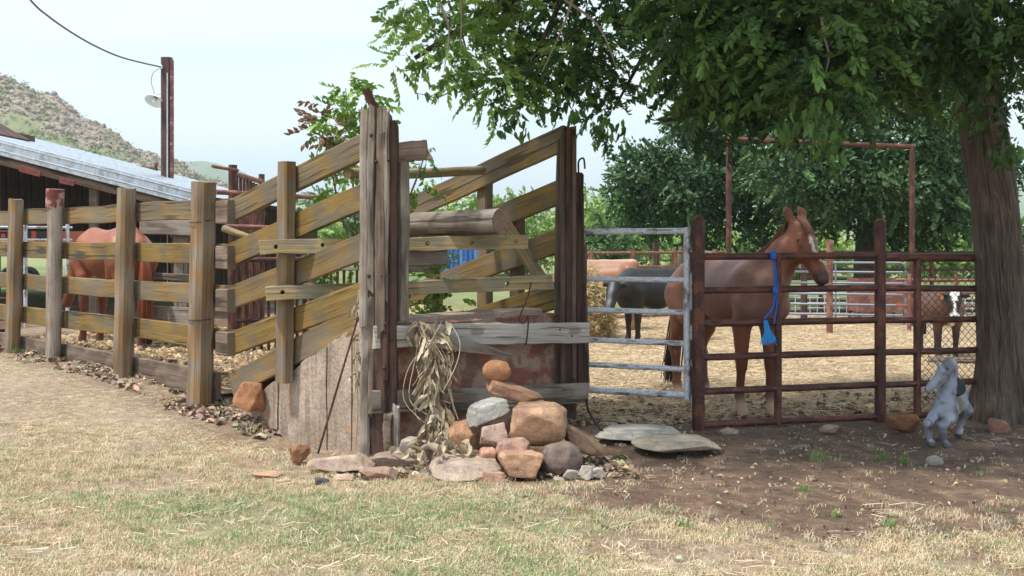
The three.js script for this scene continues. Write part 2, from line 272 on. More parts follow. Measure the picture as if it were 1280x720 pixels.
{
  const grow = (a, s, g, lim) => { const r = []; let x = a; while (x < lim) { x += s; s *= g; r.push(x); } return r; };
  const hx = []; for (let x = 0; x < 5; x += 0.055) hx.push(x); hx.push(...grow(hx[hx.length - 1], 0.055, 1.062, 4000));
  const xs = [...hx.slice(1).reverse().map(v => -v), ...hx];
  const ds = [-400, -120, -40, -15, -6, -2, 0, 1, 2, 3, 3.6, 4.1]; for (let d = 4.5; d < 12; d += 0.06) ds.push(d); ds.push(...grow(ds[ds.length - 1], 0.06, 1.055, 5200));
  const nx = xs.length, nd = ds.length, P = new Float32Array(nx * nd * 3), K = new Float32Array(nx * nd * 3), U = new Float32Array(nx * nd * 2), I = [];
  for (let j = 0; j < nd; j++) for (let i = 0; i < nx; i++) {
    const k = j * nx + i, x = xs[i], d = ds[j], c = gcol(x, d);
    P.set([x, gh(x, d), -d], k * 3); K.set(c, k * 3); U.set([x / 0.9, d / 0.9], k * 2);
    if (i && j) { const a = k - nx - 1, b = k - nx, e = k - 1; I.push(a, b, e, b, k, e); }
  }
  const g = new THREE.BufferGeometry();
  g.setAttribute('position', new THREE.BufferAttribute(P, 3)); g.setAttribute('color', new THREE.BufferAttribute(K, 3)); g.setAttribute('uv', new THREE.BufferAttribute(U, 2));
  g.setIndex(I); g.computeVertexNormals();
  const gt = tex(1024, 1024, (u, v) => { const a = fbm2(u * 26, v * 26, 221, 4, 26, 26), b = vn2(u * 240, v * 240, 222, 240, 240), s = sst(0.80, 0.9, vn2(u * 300, v * 60, 223, 300, 60)) + sst(0.82, 0.92, vn2(u * 60, v * 300, 224, 60, 300)); const k = (0.60 + 0.30 * a + 0.16 * (b - 0.5) + 0.12 * s) * 255; return [k, k * 0.99, k * 0.97]; });
  const gb = gmap(1024, 1024, (u, v) => 0.6 * fbm2(u * 30, v * 30, 225, 4, 30, 30) + 0.4 * vn2(u * 250, v * 250, 226, 250, 250));
  struct('ground', g, new THREE.MeshStandardMaterial({ vertexColors: true, map: gt, bumpMap: gb, bumpScale: 0.018, roughness: 0.97 }));
}
console.log('terrain');
const G = (x, d) => V(x, gh(x, d), -d);

// rocky hill behind the barn (heightfield), and the far ridges
const hillY = (x, d) => {
  const p = x / d * FOC + 640;                                         // bearing of the ridge as seen over the barn, in map form
  const prof = [[-700, 46], [-300, 45], [0, 36.6], [60, 32.4], [120, 26], [185, 20], [215, 17.6], [260, 12.5], [330, 7], [430, 2], [560, -4]];
  let y = -4; for (let i = 0; i < prof.length - 1; i++) if (p >= prof[i][0] && p <= prof[i + 1][0]) y = lerp(prof[i][1], prof[i + 1][1], fade((p - prof[i][0]) / (prof[i + 1][0] - prof[i][0])));
  if (p < -700) y = 46;
  const t = sst(95, 255, d);
  let h = lerp(-2, y + 1.2, t) * (d > 255 ? lerp(1, 0.7, sst(255, 340, d)) : 1);
  h += (fbm2(x * 0.06, d * 0.06, 231, 4) - 0.5) * 6 * t + (fbm2(x * 0.35, d * 0.35, 232, 3) - 0.5) * 2.0 * t;
  return h;
};
{
  const nx = 200, nd = 100, P = [], K = [], I = [];
  for (let j = 0; j <= nd; j++) for (let i = 0; i <= nx; i++) {
    const x = lerp(-260, 10, i / nx), d = lerp(92, 340, j / nd), y = hillY(x, d);
    P.push(x, y, -d);
    const n = fbm2(x * 0.05 + 7, d * 0.05 + 7, 233, 4), f = fbm2(x * 0.4, d * 0.4, 234, 3), low = sst(14, 4, y);
    let c = mix3(lin([164, 148, 136]), lin([136, 126, 106]), sst(0.3, 0.7, f));
    c = mix3(c, lin([124, 130, 92]), Math.min(1, sst(0.42, 0.66, n * 0.7 + f * 0.3 + 0.16 * low)) * 0.85);
    K.push(...c);
    if (i && j) { const k = j * (nx + 1) + i; I.push(k - nx - 2, k - nx - 1, k - 1, k - nx - 1, k, k - 1); }
  }
  const g = new THREE.BufferGeometry(); g.setAttribute('position', new THREE.Float32BufferAttribute(P, 3)); g.setAttribute('color', new THREE.Float32BufferAttribute(K, 3)); g.setIndex(I); g.computeVertexNormals();
  struct('rocky_hill', g, new THREE.MeshStandardMaterial({ vertexColors: true, roughness: 1 }));
}
function ridge(name, d, pts, c1, c2, seed) {
  const P = [], K = [], I = [], n = 160, m = 8;
  for (let j = 0; j <= m; j++) for (let i = 0; i <= n; i++) {
    const s = i / n * (pts.length - 1), k = Math.min(pts.length - 2, Math.floor(s)), a = pts[k], b = pts[k + 1], x = lerp(a[0], b[0], s - k);
    const hgt = lerp(a[1], b[1], fade(s - k)) * (1 + 0.25 * (fbm2(x * 0.012, 3, seed, 4) - 0.5)), t = j / m;
    P.push(x, lerp(-6, hgt, sst(0, 1, t)), -(d + (t - 1) * d * 0.2 + 30 * fbm2(x * 0.01, t * 4, seed + 3, 3)));
    K.push(...mix3(c1, c2, sst(0.4, 0.62, fbm2(x * 0.02, t * 9, seed + 5, 4))));
    if (i && j) { const q = j * (n + 1) + i; I.push(q - n - 2, q - n - 1, q - 1, q - n - 1, q, q - 1); }
  }
  const g = new THREE.BufferGeometry(); g.setAttribute('position', new THREE.Float32BufferAttribute(P, 3)); g.setAttribute('color', new THREE.Float32BufferAttribute(K, 3)); g.setIndex(I); g.computeVertexNormals();
  struct(name, g, new THREE.MeshStandardMaterial({ vertexColors: true, roughness: 1 }));
}
ridge('far_ridge', 1500, [[-1400, 30], [-700, 60], [-430, 104], [-380, 96], [-300, 62], [-180, 52], [-60, 44], [60, 48], [120, 62], [200, 66], [330, 60], [460, 66], [640, 84], [760, 92], [1300, 70]], lin([104, 118, 76]), lin([138, 140, 102]), 241);
ridge('near_ridge', 620, [[-420, 20], [-200, 21], [-130, 27], [-100, 28], [-80, 25], [-40, 18], [30, 14], [90, 16], [200, 15], [400, 22]], lin([104, 124, 78]), lin([136, 148, 98]), 247);
scene.fog = new THREE.FogExp2(0xdcebf4, 0.0005);
console.log('hills');

// ------------------------------------------------------------------ loose cover: grass, straw, litter, stones on the hill
function instanced(name, geo, mat, list, parent) {          // list of [pos, quaternion, scale (number or Vector3), colour]
  const m = new THREE.InstancedMesh(geo, mat, list.length), X = new THREE.Matrix4();
  list.forEach(([p, q, s, c], i) => { X.compose(p, q, typeof s === 'number' ? V(s, s, s) : s); m.setMatrixAt(i, X); if (c) m.setColorAt(i, c); });
  m.name = parent ? name : numbered(name); m.castShadow = m.receiveShadow = true; m.userData.kind = 'stuff';
  (parent || scene).add(m); return m;
}
const yawQ = a => new THREE.Quaternion().setFromAxisAngle(V(0, 1, 0), a);
const eulQ = (x, y, z) => new THREE.Quaternion().setFromEuler(new THREE.Euler(x, y, z, 'YXZ'));
function bladeTuft(seed, n, hgt, lean, spread, wd) {
  const R = rng(seed), P = [];
  for (let i = 0; i < n; i++) {
    const a = R() * 6.283, r = R() * spread, x = Math.cos(a) * r, z = Math.sin(a) * r, hh = hgt * (0.45 + 0.7 * R()), b = R() * 6.283, l = lean * (0.3 + R());
    const tx = x + Math.cos(b) * l * hh, tz = z + Math.sin(b) * l * hh, c = R() * 6.283, wx = Math.cos(c) * wd / 2, wz = Math.sin(c) * wd / 2, mx = lerp(x, tx, 0.45), mz = lerp(z, tz, 0.45), my = hh * 0.62;
    const ty = hh * Math.max(0.25, 1 - 0.35 * l);
    P.push(x - wx, -0.004, z - wz, x + wx, -0.004, z + wz, mx + wx * .8, my, mz + wz * .8, x - wx, -0.004, z - wz, mx + wx * .8, my, mz + wz * .8, mx - wx * .8, my, mz - wz * .8, mx - wx * .8, my, mz - wz * .8, mx + wx * .8, my, mz + wz * .8, tx, ty, tz);
  }
  const g = new THREE.BufferGeometry(); g.setAttribute('position', new THREE.Float32BufferAttribute(P, 3)); g.computeVertexNormals(); return g;
}
{
  const R = rng(301), dry = [], grn = [];
  const dryC = [lin([220, 200, 168]), lin([208, 184, 150]), lin([230, 214, 188]), lin([186, 160, 126])], grnC = [lin([156, 172, 120]), lin([172, 184, 134]), lin([136, 160, 112])];
  for (let i = 0; i < 84000; i++) {
    const d = 4.7 + Math.pow(R(), 1.3) * 8, x = (R() * 2 - 1) * d * 0.52;
    if (across(x, d) > 0.02 && along(x, d) > -0.3) continue;
    if (d > 8.6 && x > -0.8) continue;
    const s = soilness(x, d), g = greenness(x, d), pat = fbm2(x * 2.2 + 70, d * 2.2 + 70, 304, 3);
    if (R() < s * 0.985 || R() < 0.55 * sst(-0.4, 1.6, x) * sst(0.62, 0.42, fbm2(x * 1.1 + 33, d * 1.5 + 33, 305, 3))) continue;
    if (pat < 0.42 && R() < 0.88) continue;
    if (across(x, d) > -0.5 && along(x, d) > -0.15 && along(x, d) < 2.6 && R() < 0.9 * sst(-0.55, -0.3, across(x, d) + (pat - 0.5) * 0.5)) continue;
    const far = sst(9.2, 7.4, d) * 0.85 + 0.15;
    const isG = R() < g * 0.42 + 0.16, k = 0.84 + R() * 0.40, c = (isG ? grnC : dryC)[Math.floor(R() * (isG ? 3 : 4))];
    (isG ? grn : dry).push([G(x, d), yawQ(R() * 6.28), V(1, (0.5 + R() * 0.8) * far, 1), new THREE.Color(c[0] * k, c[1] * k, c[2] * k)]);
  }
  const gm = () => new THREE.MeshStandardMaterial({ color: 0xffffff, roughness: 0.9, side: THREE.DoubleSide });
  tag(instanced('dry_grass', bladeTuft(5, 12, 0.042, 1.3, 0.05, 0.0032), gm(), dry), 'short dry straw coloured grass covering the front yard', 'dry grass', null, 'stuff');
  tag(instanced('green_grass', bladeTuft(6, 11, 0.045, 0.8, 0.045, 0.0032), gm(), grn), 'green blades of grass growing through the dry yard', 'green grass', null, 'stuff');
  // straw strewn over the corral
  const sl = [];
  for (let i = 0; i < 30000; i++) {
    const d = 9.2 + Math.pow(R(), 1.5) * 13, x = -0.5 + R() * (d * 0.56), k = inCorral(x, d);
    if (k < 0.5) continue; const dens = sst(9.4, 11.0, d) * 0.85 + 0.2; if (R() > dens) continue;
    const c = dryC[Math.floor(R() * 4)], b = 0.85 + R() * 0.3;
    sl.push([G(x, d).add(V(0, 0.006, 0)), eulQ((R() - .5) * .3, R() * 6.28, (R() - .5) * .3), 0.8 + R() * 0.9, new THREE.Color(c[0] * b, c[1] * b, c[2] * b)]);
  }
  const strawG = (() => { const r = rng(9), gs = []; for (let i = 0; i < 9; i++) { const a = r() * 6.28, x = (r() - .5) * .24, z = (r() - .5) * .24, l = 0.014 + r() * 0.03, y = r() * 0.012, y2 = r() * 0.022; gs.push(beam(V(x - Math.cos(a) * l, y, z - Math.sin(a) * l), V(x + Math.cos(a) * l, y2, z + Math.sin(a) * l), { w: 0.003, sides: 3, open: true })); } return mergeGeometries(gs); })();
  tag(instanced('loose_straw', strawG, gm(), sl), 'pale loose straw strewn over the corral floor', 'straw', null, 'stuff');
  // dark manure crumbs near the gate, pale chips and small litter on the bare soil
  const cr = [], ch = [], ll = [], sl2 = [];
  for (let i = 0; i < 9000; i++) { const d = 8.9 + R() * 3.2, x = 0.3 + R() * 5.4; if (inCorral(x, d) < 0.4 || R() > 0.6 * sst(11.8, 10.0, d)) continue; const k = 0.6 + R() * 0.8, c = lin(R() < 0.6 ? [104, 84, 70] : [158, 128, 96]); cr.push([G(x, d), eulQ(R() * 6, R() * 6, R() * 6), V(0.5 + R(), 0.3 + R() * 0.5, 0.5 + R()).multiplyScalar(0.02 + R() * 0.028), new THREE.Color(c[0] * k, c[1] * k, c[2] * k)]); }
  for (let i = 0; i < 3600; i++) { const d = 5 + R() * 4.6, x = -0.3 + R() * 5.5; if (R() > soilness(x, d) * 0.8 + 0.06 || inCorral(x, d) > 0.5) continue; const c = lin([[190, 174, 158], [168, 138, 118], [120, 92, 78], [190, 160, 128], [92, 72, 62]][Math.floor(R() * 5)]); ch.push([G(x, d), eulQ(R() * 6, R() * 6, R() * 6), V(0.6 + R(), 0.4 + R() * 0.5, 0.6 + R()).multiplyScalar(0.003 + Math.pow(R(), 4) * 0.010), new THREE.Color(...c)]); }
  for (let i = 0; i < 6000; i++) { const t = 1.6 + R() * 7, q = 0.1 + R() * 3.4, x = -0.95 - 0.70 * t + 0.715 * q, d = 7.93 + 0.715 * t + 0.70 * q, k = 0.7 + R() * 0.7, c = lin([[112, 90, 74], [164, 136, 104], [196, 170, 130]][Math.floor(R() * 3)]); cr.push([G(x, d), eulQ(R() * 6, R() * 6, R() * 6), V(0.5 + R(), 0.3 + R() * 0.5, 0.5 + R()).multiplyScalar(0.015 + R() * 0.026), new THREE.Color(c[0] * k, c[1] * k, c[2] * k)]); if (i % 3 === 0) sl2.push([G(x, d).add(V(0, 0.006, 0)), yawQ(R() * 6.28), 0.8 + R() * 0.8, new THREE.Color(...dryC[i % 4])]); }
  const peb = new THREE.IcosahedronGeometry(1, 1); { const p = peb.attributes.position; for (let i = 0; i < p.count; i++) { const k = 0.8 + 0.4 * hash(Math.round(p.getX(i) * 50), Math.round(p.getY(i) * 50), Math.round(p.getZ(i) * 50)); p.setXYZ(i, p.getX(i) * k, p.getY(i) * k, p.getZ(i) * k); } peb.computeVertexNormals(); }
  tag(instanced('trodden_mulch', peb, gm(), cr), 'dark trodden crumbs of mulch inside the gate and pen', 'mulch', null, 'stuff');
  tag(instanced('pen_straw', strawG, gm(), sl2), 'dry straw bits strewn over the pen floor behind the board fence', 'straw', null, 'stuff');
  tag(instanced('soil_chips', peb, gm(), ch), 'pale chips and crumbs scattered on the bare soil', 'chips', null, 'stuff');
  // dead leaves, drifted along the foot of the old fence and scattered under the tree
  for (let i = 0; i < 5200; i++) {
    let x, d, b = 1, sc = 1;
    if (i < 3000) { const t = 1.3 + R() * 6.6, a = -0.42 + Math.pow(R(), 0.7) * 0.46; x = -0.95 - 0.70 * t + 0.715 * a; d = 7.93 + 0.715 * t + 0.70 * a; if ((fbm2(t * 1.4, a * 3, 307, 3) < 0.5 && R() < 0.85) || R() < 0.62) continue; b = 0.95; }
    else if (i < 3500) { x = -1.2 + R() * 2.0; d = 7.1 + R() * 0.7; }
    else { d = 5.2 + R() * 4; x = -0.2 + R() * 5; if (R() > 0.4) continue; sc = 0.45; }
    const c = lin([[164, 144, 124], [126, 108, 96], [192, 172, 144], [148, 130, 116]][Math.floor(R() * 4)]).map(v => v * b * (0.8 + R() * 0.4));
    ll.push([G(x, d).add(V(0, 0.006 + R() * 0.012, 0)), eulQ((R() - .5) * 1.6, R() * 6.28, (R() - .5) * 1.6), sc * (0.5 + R() * 0.8), new THREE.Color(...c)]);
  }
  const curl = (() => { const P = [], I = []; const n = 5; for (let j = 0; j <= n; j++) { const t = j / n, w = 0.02 * Math.sin(Math.PI * Math.min(0.97, t * 0.93 + 0.05)), y = 0.018 * Math.sin(t * 4), x = (t - .5) * 0.085; P.push(x, y, -w, x, y - 0.006, 0, x, y + 0.007, w); if (j) { const k = j * 3; I.push(k - 3, k, k - 2, k, k + 1, k - 2, k - 2, k + 1, k - 1, k + 1, k + 2, k - 1); } } const g = new THREE.BufferGeometry(); g.setAttribute('position', new THREE.Float32BufferAttribute(P, 3)); g.setIndex(I); g.computeVertexNormals(); return g; })();
  tag(instanced('leaf_litter', curl, gm(), ll), 'dead curled leaves drifted along the foot of the old fence', 'leaf litter', null, 'stuff');
  // stray straws lying on the yard
  const st = []; for (let i = 0; i < 240; i++) { const d = 4.9 + R() * 3.6, x = (R() * 2 - 1) * d * 0.5; if ((across(x, d) > -0.05 && x < 0.5) || R() < soilness(x, d) * 0.9) continue; const c = dryC[Math.floor(R() * 3)]; st.push([G(x, d).add(V(0, 0.01, 0)), yawQ(R() * 6.28), 0.7 + R() * 0.9, new THREE.Color(...c)]); }
  tag(instanced('stray_stalks', strawG, gm(), st), 'stray dry stalks lying over the front yard', 'stalks', null, 'stuff');
  // boulders and scrub on the hill
  const bl = [], bg = new THREE.IcosahedronGeometry(1, 2); { const p = bg.attributes.position; for (let i = 0; i < p.count; i++) { const k = 0.72 + 0.5 * vn3(p.getX(i) * 1.6 + 9, p.getY(i) * 1.6 + 9, p.getZ(i) * 1.6 + 9, 4); p.setXYZ(i, p.getX(i) * k, p.getY(i) * k, p.getZ(i) * k); } bg.computeVertexNormals(); }
  for (let i = 0; i < 30000; i++) { const d = 105 + R() * 160, x = -d * (0.16 + R() * 0.36); const y = hillY(x, d), n = fbm2(x * 0.05 + 7, d * 0.05 + 7, 233, 4); if (y < 2 || n + 0.16 * sst(14, 4, y) > 0.58 + R() * 0.06) continue; const s = 0.10 + Math.pow(R(), 9) * 0.6, k = 0.8 + R() * 0.35, c = lin(R() < 0.6 ? [164, 148, 137] : [138, 128, 116]); bl.push([V(x, y + s * 0.15, -d), eulQ(R() * 6, R() * 6, R() * 6), V(s * (0.8 + R() * .6), s * (0.6 + R() * .5), s), new THREE.Color(c[0] * k, c[1] * k, c[2] * k)]); }
  tag(instanced('hill_boulders', bg, gm(), bl), 'pinkish boulders strewn over the rocky hill', 'boulders', null, 'stuff');
}
console.log('cover');

// ------------------------------------------------------------------ the old board fence
const FL = (t, a, y) => V(-0.95 - 0.70 * t + 0.715 * a, y, -(7.93 + 0.715 * t + 0.70 * a));   // t along the fence line, a behind it, y up
const boltM = plain(0x4a3830, 0.7, 0.4);
{
  const f = thing('board_fence', 'old rail fence of mustard lichened boards on rough posts with one red top', 'fence', G(-4.2, 11.3));
  const rows = [[1.822, 0.178], [1.438, 0.182], [1.065, 0.182], [0.682, 0.19]];
  const ts = [2.41, 3.916, 5.626, 6.764, 8.35, 9.9];
  const tops = [0.087 + 1.97, 0.18 + 1.87, 0.14 + 1.95, 0.22 + 1.80, 2.05, 2.0], wid = [0.205, 0.175, 0.175, 0.16, 0.17, 0.17], lean = [0.05, 0.05, 0.03, 0.08, 0.02, 0];
  const edges = [2.0, 3.9, 5.6, 8.3, 10.4];
  rows.forEach(([y, h], r) => { for (let i = 0; i < edges.length - 1; i++) part('rail', beam(FL(edges[i] + (i ? 0.004 : 0), 0.03 + (i % 2) * 0.012, y + (hash(i, r, 3) - .5) * .02), FL(edges[i + 1] - 0.004, 0.03 + (i % 2) * 0.012, y + (hash(i + 1, r, 3) - .5) * .02), { w: 0.045, h, seg: 14, rough: 0.05, bend: 0.008, ends: 0.01 }), r % 2 ? M.lichen : M.lichen2, f); });
  for (let i = 0; i < edges.length - 1; i++) part('kick_board', beam(FL(edges[i] + 0.35, 0.03, 0.27 + i * .012), FL(edges[i + 1] + (i < 3 ? 0.345 : 0), 0.03, 0.285 + i * .012), { w: 0.05, h: 0.24, seg: 12, rough: 0.05, bend: 0.01 }), M.greyd, f);
  ts.forEach((t, i) => {
    const b = FL(t + lean[i], -0.10, -0.1), top = FL(t - lean[i] * 0.4, -0.09, tops[i]);
    const p = part('post', beam(b, top, { w: wid[i], h: wid[i] * 0.92, up: V(0.715, 0, -0.7), sides: i === 2 ? 10 : 0, cham: 0.22, seg: 18, rough: 0.07, ends: 0.02, taper: i === 2 ? 0.97 : 0.94 }), i === 2 ? M.grey : M.post, f);
    if (i === 2) part('red_paint', beam(FL(t + 0.006, -0.09, tops[i] - 0.19), FL(t - 0.012, -0.09, tops[i] + 0.012), { w: 0.188, sides: 12, seg: 3, rough: 0.03 }), M.redpaint, p);
    if (i === 0) part('wire_wrap', beam(null, null, { pts: Array.from({ length: 17 }, (_, k) => { const a = k / 16 * 6.283; return FL(t + Math.cos(a) * 0.112, -0.095 + Math.sin(a) * 0.105, 1.72 + 0.02 * Math.sin(a)); }), w: 0.008, sides: 5, seg: 32 }), boltM, p), part('wire_wrap', beam(null, null, { pts: Array.from({ length: 17 }, (_, k) => { const a = k / 16 * 6.283; return FL(t + 0.02 + Math.cos(a) * 0.112, -0.095 + Math.sin(a) * 0.107, 0.86 + 0.006 * Math.sin(a)); }), w: 0.008, sides: 5, seg: 32 }), boltM, p);
  });
  // short spacer blocks where the fence boards meet the chute's sloping boards
  for (const y of [1.79, 1.40, 1.03, 0.66]) part('spacer_block', beam(FL(2.22, -0.035, y), FL(2.02, -0.035, y), { w: 0.08, h: 0.2, seg: 3, rough: 0.04 }), M.greyd, f);
}

// ------------------------------------------------------------------ the loading chute
{
  const c = thing('loading_chute', 'weathered wooden loading chute with sloping mustard boards rising to a dock', 'loading chute', G(-0.6, 9.0));
  // near side: five sloping boards
  const near = [[1.805, 2.285, 0.19], [1.43, 1.915, 0.195], [1.06, 1.55, 0.195], [0.665, 1.195, 0.195], [0.31, 1.10, 0.2]];
  near.forEach(([y0, y1, h], i) => part('sloping_board', beam(FL(2.08, 0.02, y0), FL(i === 4 ? 0.30 : 0.02, 0.02, i === 4 ? y1 - 0.14 : y1), { w: 0.05, h, seg: 14, rough: 0.045, bend: 0.01, ends: 0.012 }), i % 2 ? M.lichen : M.lichen2, c));
  part('mid_post', beam(FL(1.15, -0.07, 0.42), FL(1.115, -0.07, 2.17), { w: 0.13, h: 0.10, up: V(0.715, 0, -0.7), seg: 14, rough: 0.05 }), M.post, c);
  // dock post on the near side: split slabs
  const P0 = t => FL(t, 0, 0), up0 = V(0, 0, -1);
  const slab = (name, x0, d0, w, th, y0, y1, m, o = {}) => part(name, beam(V(x0, y0, -d0), V(x0 + (o.lean || 0), y1, -d0), { w, h: th, up: V(0, 0, 1), seg: 26, rough: o.r || 0.09, ends: 0.05, bend: 0.012, taper: o.taper || 1, cham: 0.2 }), m, c);
  const dp = slab('dock_post', -0.985, 7.955, 0.19, 0.19, 1.05, 2.47, M.greyd, { lean: 0.015 });
  // the grey face of the post has weathered into long upright splits
  for (const [x0, w, z, y0, y1, m] of [[-1.063, 0.058, 7.846, 0.92, 2.492, M.grey], [-1.008, 0.053, 7.842, 1.18, 2.497, M.grey], [-0.957, 0.05, 7.848, 0.86, 2.485, M.greyd], [-0.91, 0.046, 7.844, 1.12, 2.478, M.grey], [-1.012, 0.04, 7.85, 0.3, 1.15, M.greyd], [-0.905, 0.038, 7.855, 0.55, 1.3, M.dark]]) slab('post_split', x0, z, w, 0.05, y0, y1, m, { lean: 0.012, r: 0.16 });
  slab('dock_post', -0.958, 7.945, 0.15, 0.20, -0.1, 1.10, M.dark, { lean: -0.005, r: 0.12 });
  slab('dock_post', -1.055, 7.93, 0.07, 0.19, -0.1, 1.16, M.grey, { lean: 0.01, r: 0.16 });
  slab('post_splinter', -0.925, 7.825, 0.04, 0.03, 0.9, 2.3, M.greyd, { r: 0.2 });
  slab('post_core', -0.857, 7.95, 0.06, 0.16, 0.2, 2.40, M.dark, { r: 0.18 });
  slab('dock_plank', -0.79, 7.965, 0.085, 0.07, 0.95, 2.115, M.grey, { r: 0.06 });
  slab('dock_plank', -0.83, 7.88, 0.05, 0.05, 0.0, 0.36, M.pale, { r: 0.1 });
  slab('dock_plank', -0.885, 7.85, 0.06, 0.05, 0.0, 0.30, M.greyd, { r: 0.15 });
  for (const [px, py] of [[464, 169], [470, 202], [486, 200], [461, 345], [482, 405], [480, 460], [477, 345]]) part('bolt', new THREE.SphereGeometry(0.014, 8, 6).translate((px - 640) * 7.81 / FOC, EYE - (py - 300) * 7.81 / FOC, -7.812), boltM, dp);
  part('knot', rockGeo(7, 0.09, 0.1, 0.06, 6).translate(-1.06, 1.96, -7.85), M.greyd, dp);
  part('iron_strap', beam(at(468, 136, 7.93), at(457, 111, 7.9), { w: 0.06, h: 0.014, up: V(0, 0, 1), seg: 2 }), M.rust, c);
  part('board_stub', beam(V(-0.86, 2.20, -8.15), at(537, 187, 8.15), { w: 0.04, h: 0.15, seg: 8, rough: 0.08, ends: 0.09 }), M.greyd, c);
  // dock post on the far side
  const up1 = V(0, 0, 1);
  slab('dock_post', 0.475, 9.30, 0.135, 0.2, -0.1, 2.50, M.dark, { r: 0.07 });
  for (const [x0, w, z, y0, y1, m] of [[0.425, 0.04, 9.195, 0.3, 2.49, M.weathered], [0.475, 0.046, 9.19, 0.7, 2.47, M.dark], [0.522, 0.036, 9.198, 0.4, 2.43, M.weathered]]) slab('post_split', x0, z, w, 0.04, y0, y1, m, { r: 0.16 });
  slab('post_core', 0.40, 9.36, 0.075, 0.16, 0.0, 2.42, M.weathered, { r: 0.1, lean: 0.02 });
  slab('dock_plank', 0.585, 9.33, 0.08, 0.14, 0.25, 2.12, M.dark, { r: 0.1, lean: -0.02 });
  slab('dock_plank', 0.625, 9.36, 0.065, 0.1, 0.25, 1.50, M.weathered, { r: 0.14, lean: -0.015 });
  part('hook', tube([V(0.56, 2.12, -9.25), V(0.565, 2.22, -9.25), V(0.60, 2.24, -9.25), V(0.615, 2.15, -9.25)], 0.008, { seg: 12 }), M.rust, c);
  // far side boards
  const FR = (t, y) => FL(t, 1.955, y);
  const far = [[2.415, 0.215], [1.975, 0.2], [1.562, 0.2], [1.105, 0.22]];
  far.forEach(([y, h], i) => part('sloping_board', beam(FR(0.0, y), FR(2.5, y - 2.5 * 0.27), { w: 0.05, h, seg: 14, rough: 0.05, bend: 0.01, ends: 0.012 }), i % 2 ? M.lichen : M.lichen2, c));
  part('mid_post', beam(FL(1.06, 2.02, 0.2), FL(1.06, 2.02, 2.16), { w: 0.13, h: 0.1, up: V(0.715, 0, -0.7), seg: 10, rough: 0.05 }), M.post, c);
  part('mid_post', beam(FL(0.66, 2.04, 0.1), FL(0.66, 2.04, 1.9), { w: 0.12, h: 0.1, up: V(0.715, 0, -0.7), seg: 10, rough: 0.05 }), M.greyd, c);
  part('brace', beam(at(628, 275, 9.55), at(692, 372, 9.6), { w: 0.09, h: 0.11, seg: 8, rough: 0.06 }), M.olive, c);
  // planks with bolt holes laid across, log and pole
  // drilled timber: the outline is extruded with real round holes through it
  const plankX = (A, B, h, th, holes, m) => {
    const L = A.distanceTo(B), dir = B.clone().sub(A).normalize(), n = V(-dir.z, 0, dir.x).normalize(); if (n.z < 0) n.negate(); const upv = n.clone().cross(dir).normalize(), sh = new THREE.Shape(), k = 26, sd = beamSeed++;
    for (let i = 0; i <= k; i++) { const y = -h / 2 + (vn2(i * 0.6, sd, 3) - .5) * 0.014; i ? sh.lineTo(L * i / k, y) : sh.moveTo(0, y); }
    for (let i = k; i >= 0; i--) sh.lineTo(L * i / k + (i === k || i === 0 ? (hash(i, sd, 1) - .5) * 0.03 : 0), h / 2 + (vn2(i * 0.6, sd + 5, 3) - .5) * 0.014);
    for (const q of holes) { const hp = new THREE.Path(); hp.absarc(L * q, (hash(Math.round(q * 99), sd, 2) - .5) * 0.012, 0.0165, 0, Math.PI * 2, true); sh.holes.push(hp); }
    const g = new THREE.ExtrudeGeometry(sh, { depth: th - 0.012, bevelEnabled: true, bevelThickness: 0.006, bevelSize: 0.005, bevelOffset: -0.005, bevelSegments: 2, curveSegments: 14 }), p = g.attributes.position, uv = g.attributes.uv;
    for (let i = 0; i < p.count; i++) uv.setXY(i, (p.getY(i) + p.getZ(i)) * 2 + sd * 0.37, p.getX(i) + sd * 0.61);
    g.translate(0, 0, -th / 2); g.applyMatrix4(new THREE.Matrix4().makeBasis(dir, upv, n).setPosition(A)); return part('cross_plank', g, m, c);
  };
  plankX(at(327, 309, 8.58), at(660, 302, 8.58), 0.108, 0.13, [0.06, 0.235, 0.625, 0.79, 0.955], M.olive);
  plankX(at(333, 367, 8.60), at(691, 352, 9.0), 0.112, 0.12, [0.055, 0.22, 0.83], M.olive);
  part('short_plank', beam(at(490, 321, 8.62), at(558, 319, 8.62), { w: 0.05, h: 0.17, seg: 8, rough: 0.06, ends: 0.05 }), M.grey, c);
  part('fence_pole', beam(at(434, 217, 8.35), at(603, 213, 9.9), { w: 0.085, sides: 10, seg: 14, rough: 0.06, bend: 0.015 }), M.olive, c);
  // concrete dock: side panels, front wall, sill and the ramp between
  const top = t => lerp(1.05, 0.19, t / 1.86), js = [0.0, 0.34, 0.66, 1.02, 1.36, 1.86];
  for (let i = 0; i < js.length - 1; i++) {
    const a = js[i] + (i ? 0.008 : 0.02), b = js[i + 1] - 0.006, th = 0.14, g = new THREE.BufferGeometry(), off = (hash(i, 5, 5) - .5) * 0.022, q = [];
    const N = 6, cor = (t, y, s) => FL(t, off + (s ? th : 0) + (s ? 0 : (vn2(t * 6, y * 6, 44) - .5) * 0.012), y);
    const quad = (p, r, s, u) => q.push(p, r, s, p, s, u);
    for (let k = 0; k < N; k++) for (let m = 0; m < N; m++) { const t0 = lerp(a, b, k / N), t1 = lerp(a, b, (k + 1) / N), Y = (t, v) => lerp(-0.12, top(t) + (vn2(t * 14, 3, 45) - .5) * 0.03, v); quad(cor(t1, Y(t1, m / N), 0), cor(t0, Y(t0, m / N), 0), cor(t0, Y(t0, (m + 1) / N), 0), cor(t1, Y(t1, (m + 1) / N), 0)); if (m === N - 1) quad(cor(t1, Y(t1, 1), 0), cor(t0, Y(t0, 1), 0), cor(t0, Y(t0, 1), 1), cor(t1, Y(t1, 1), 1)); }
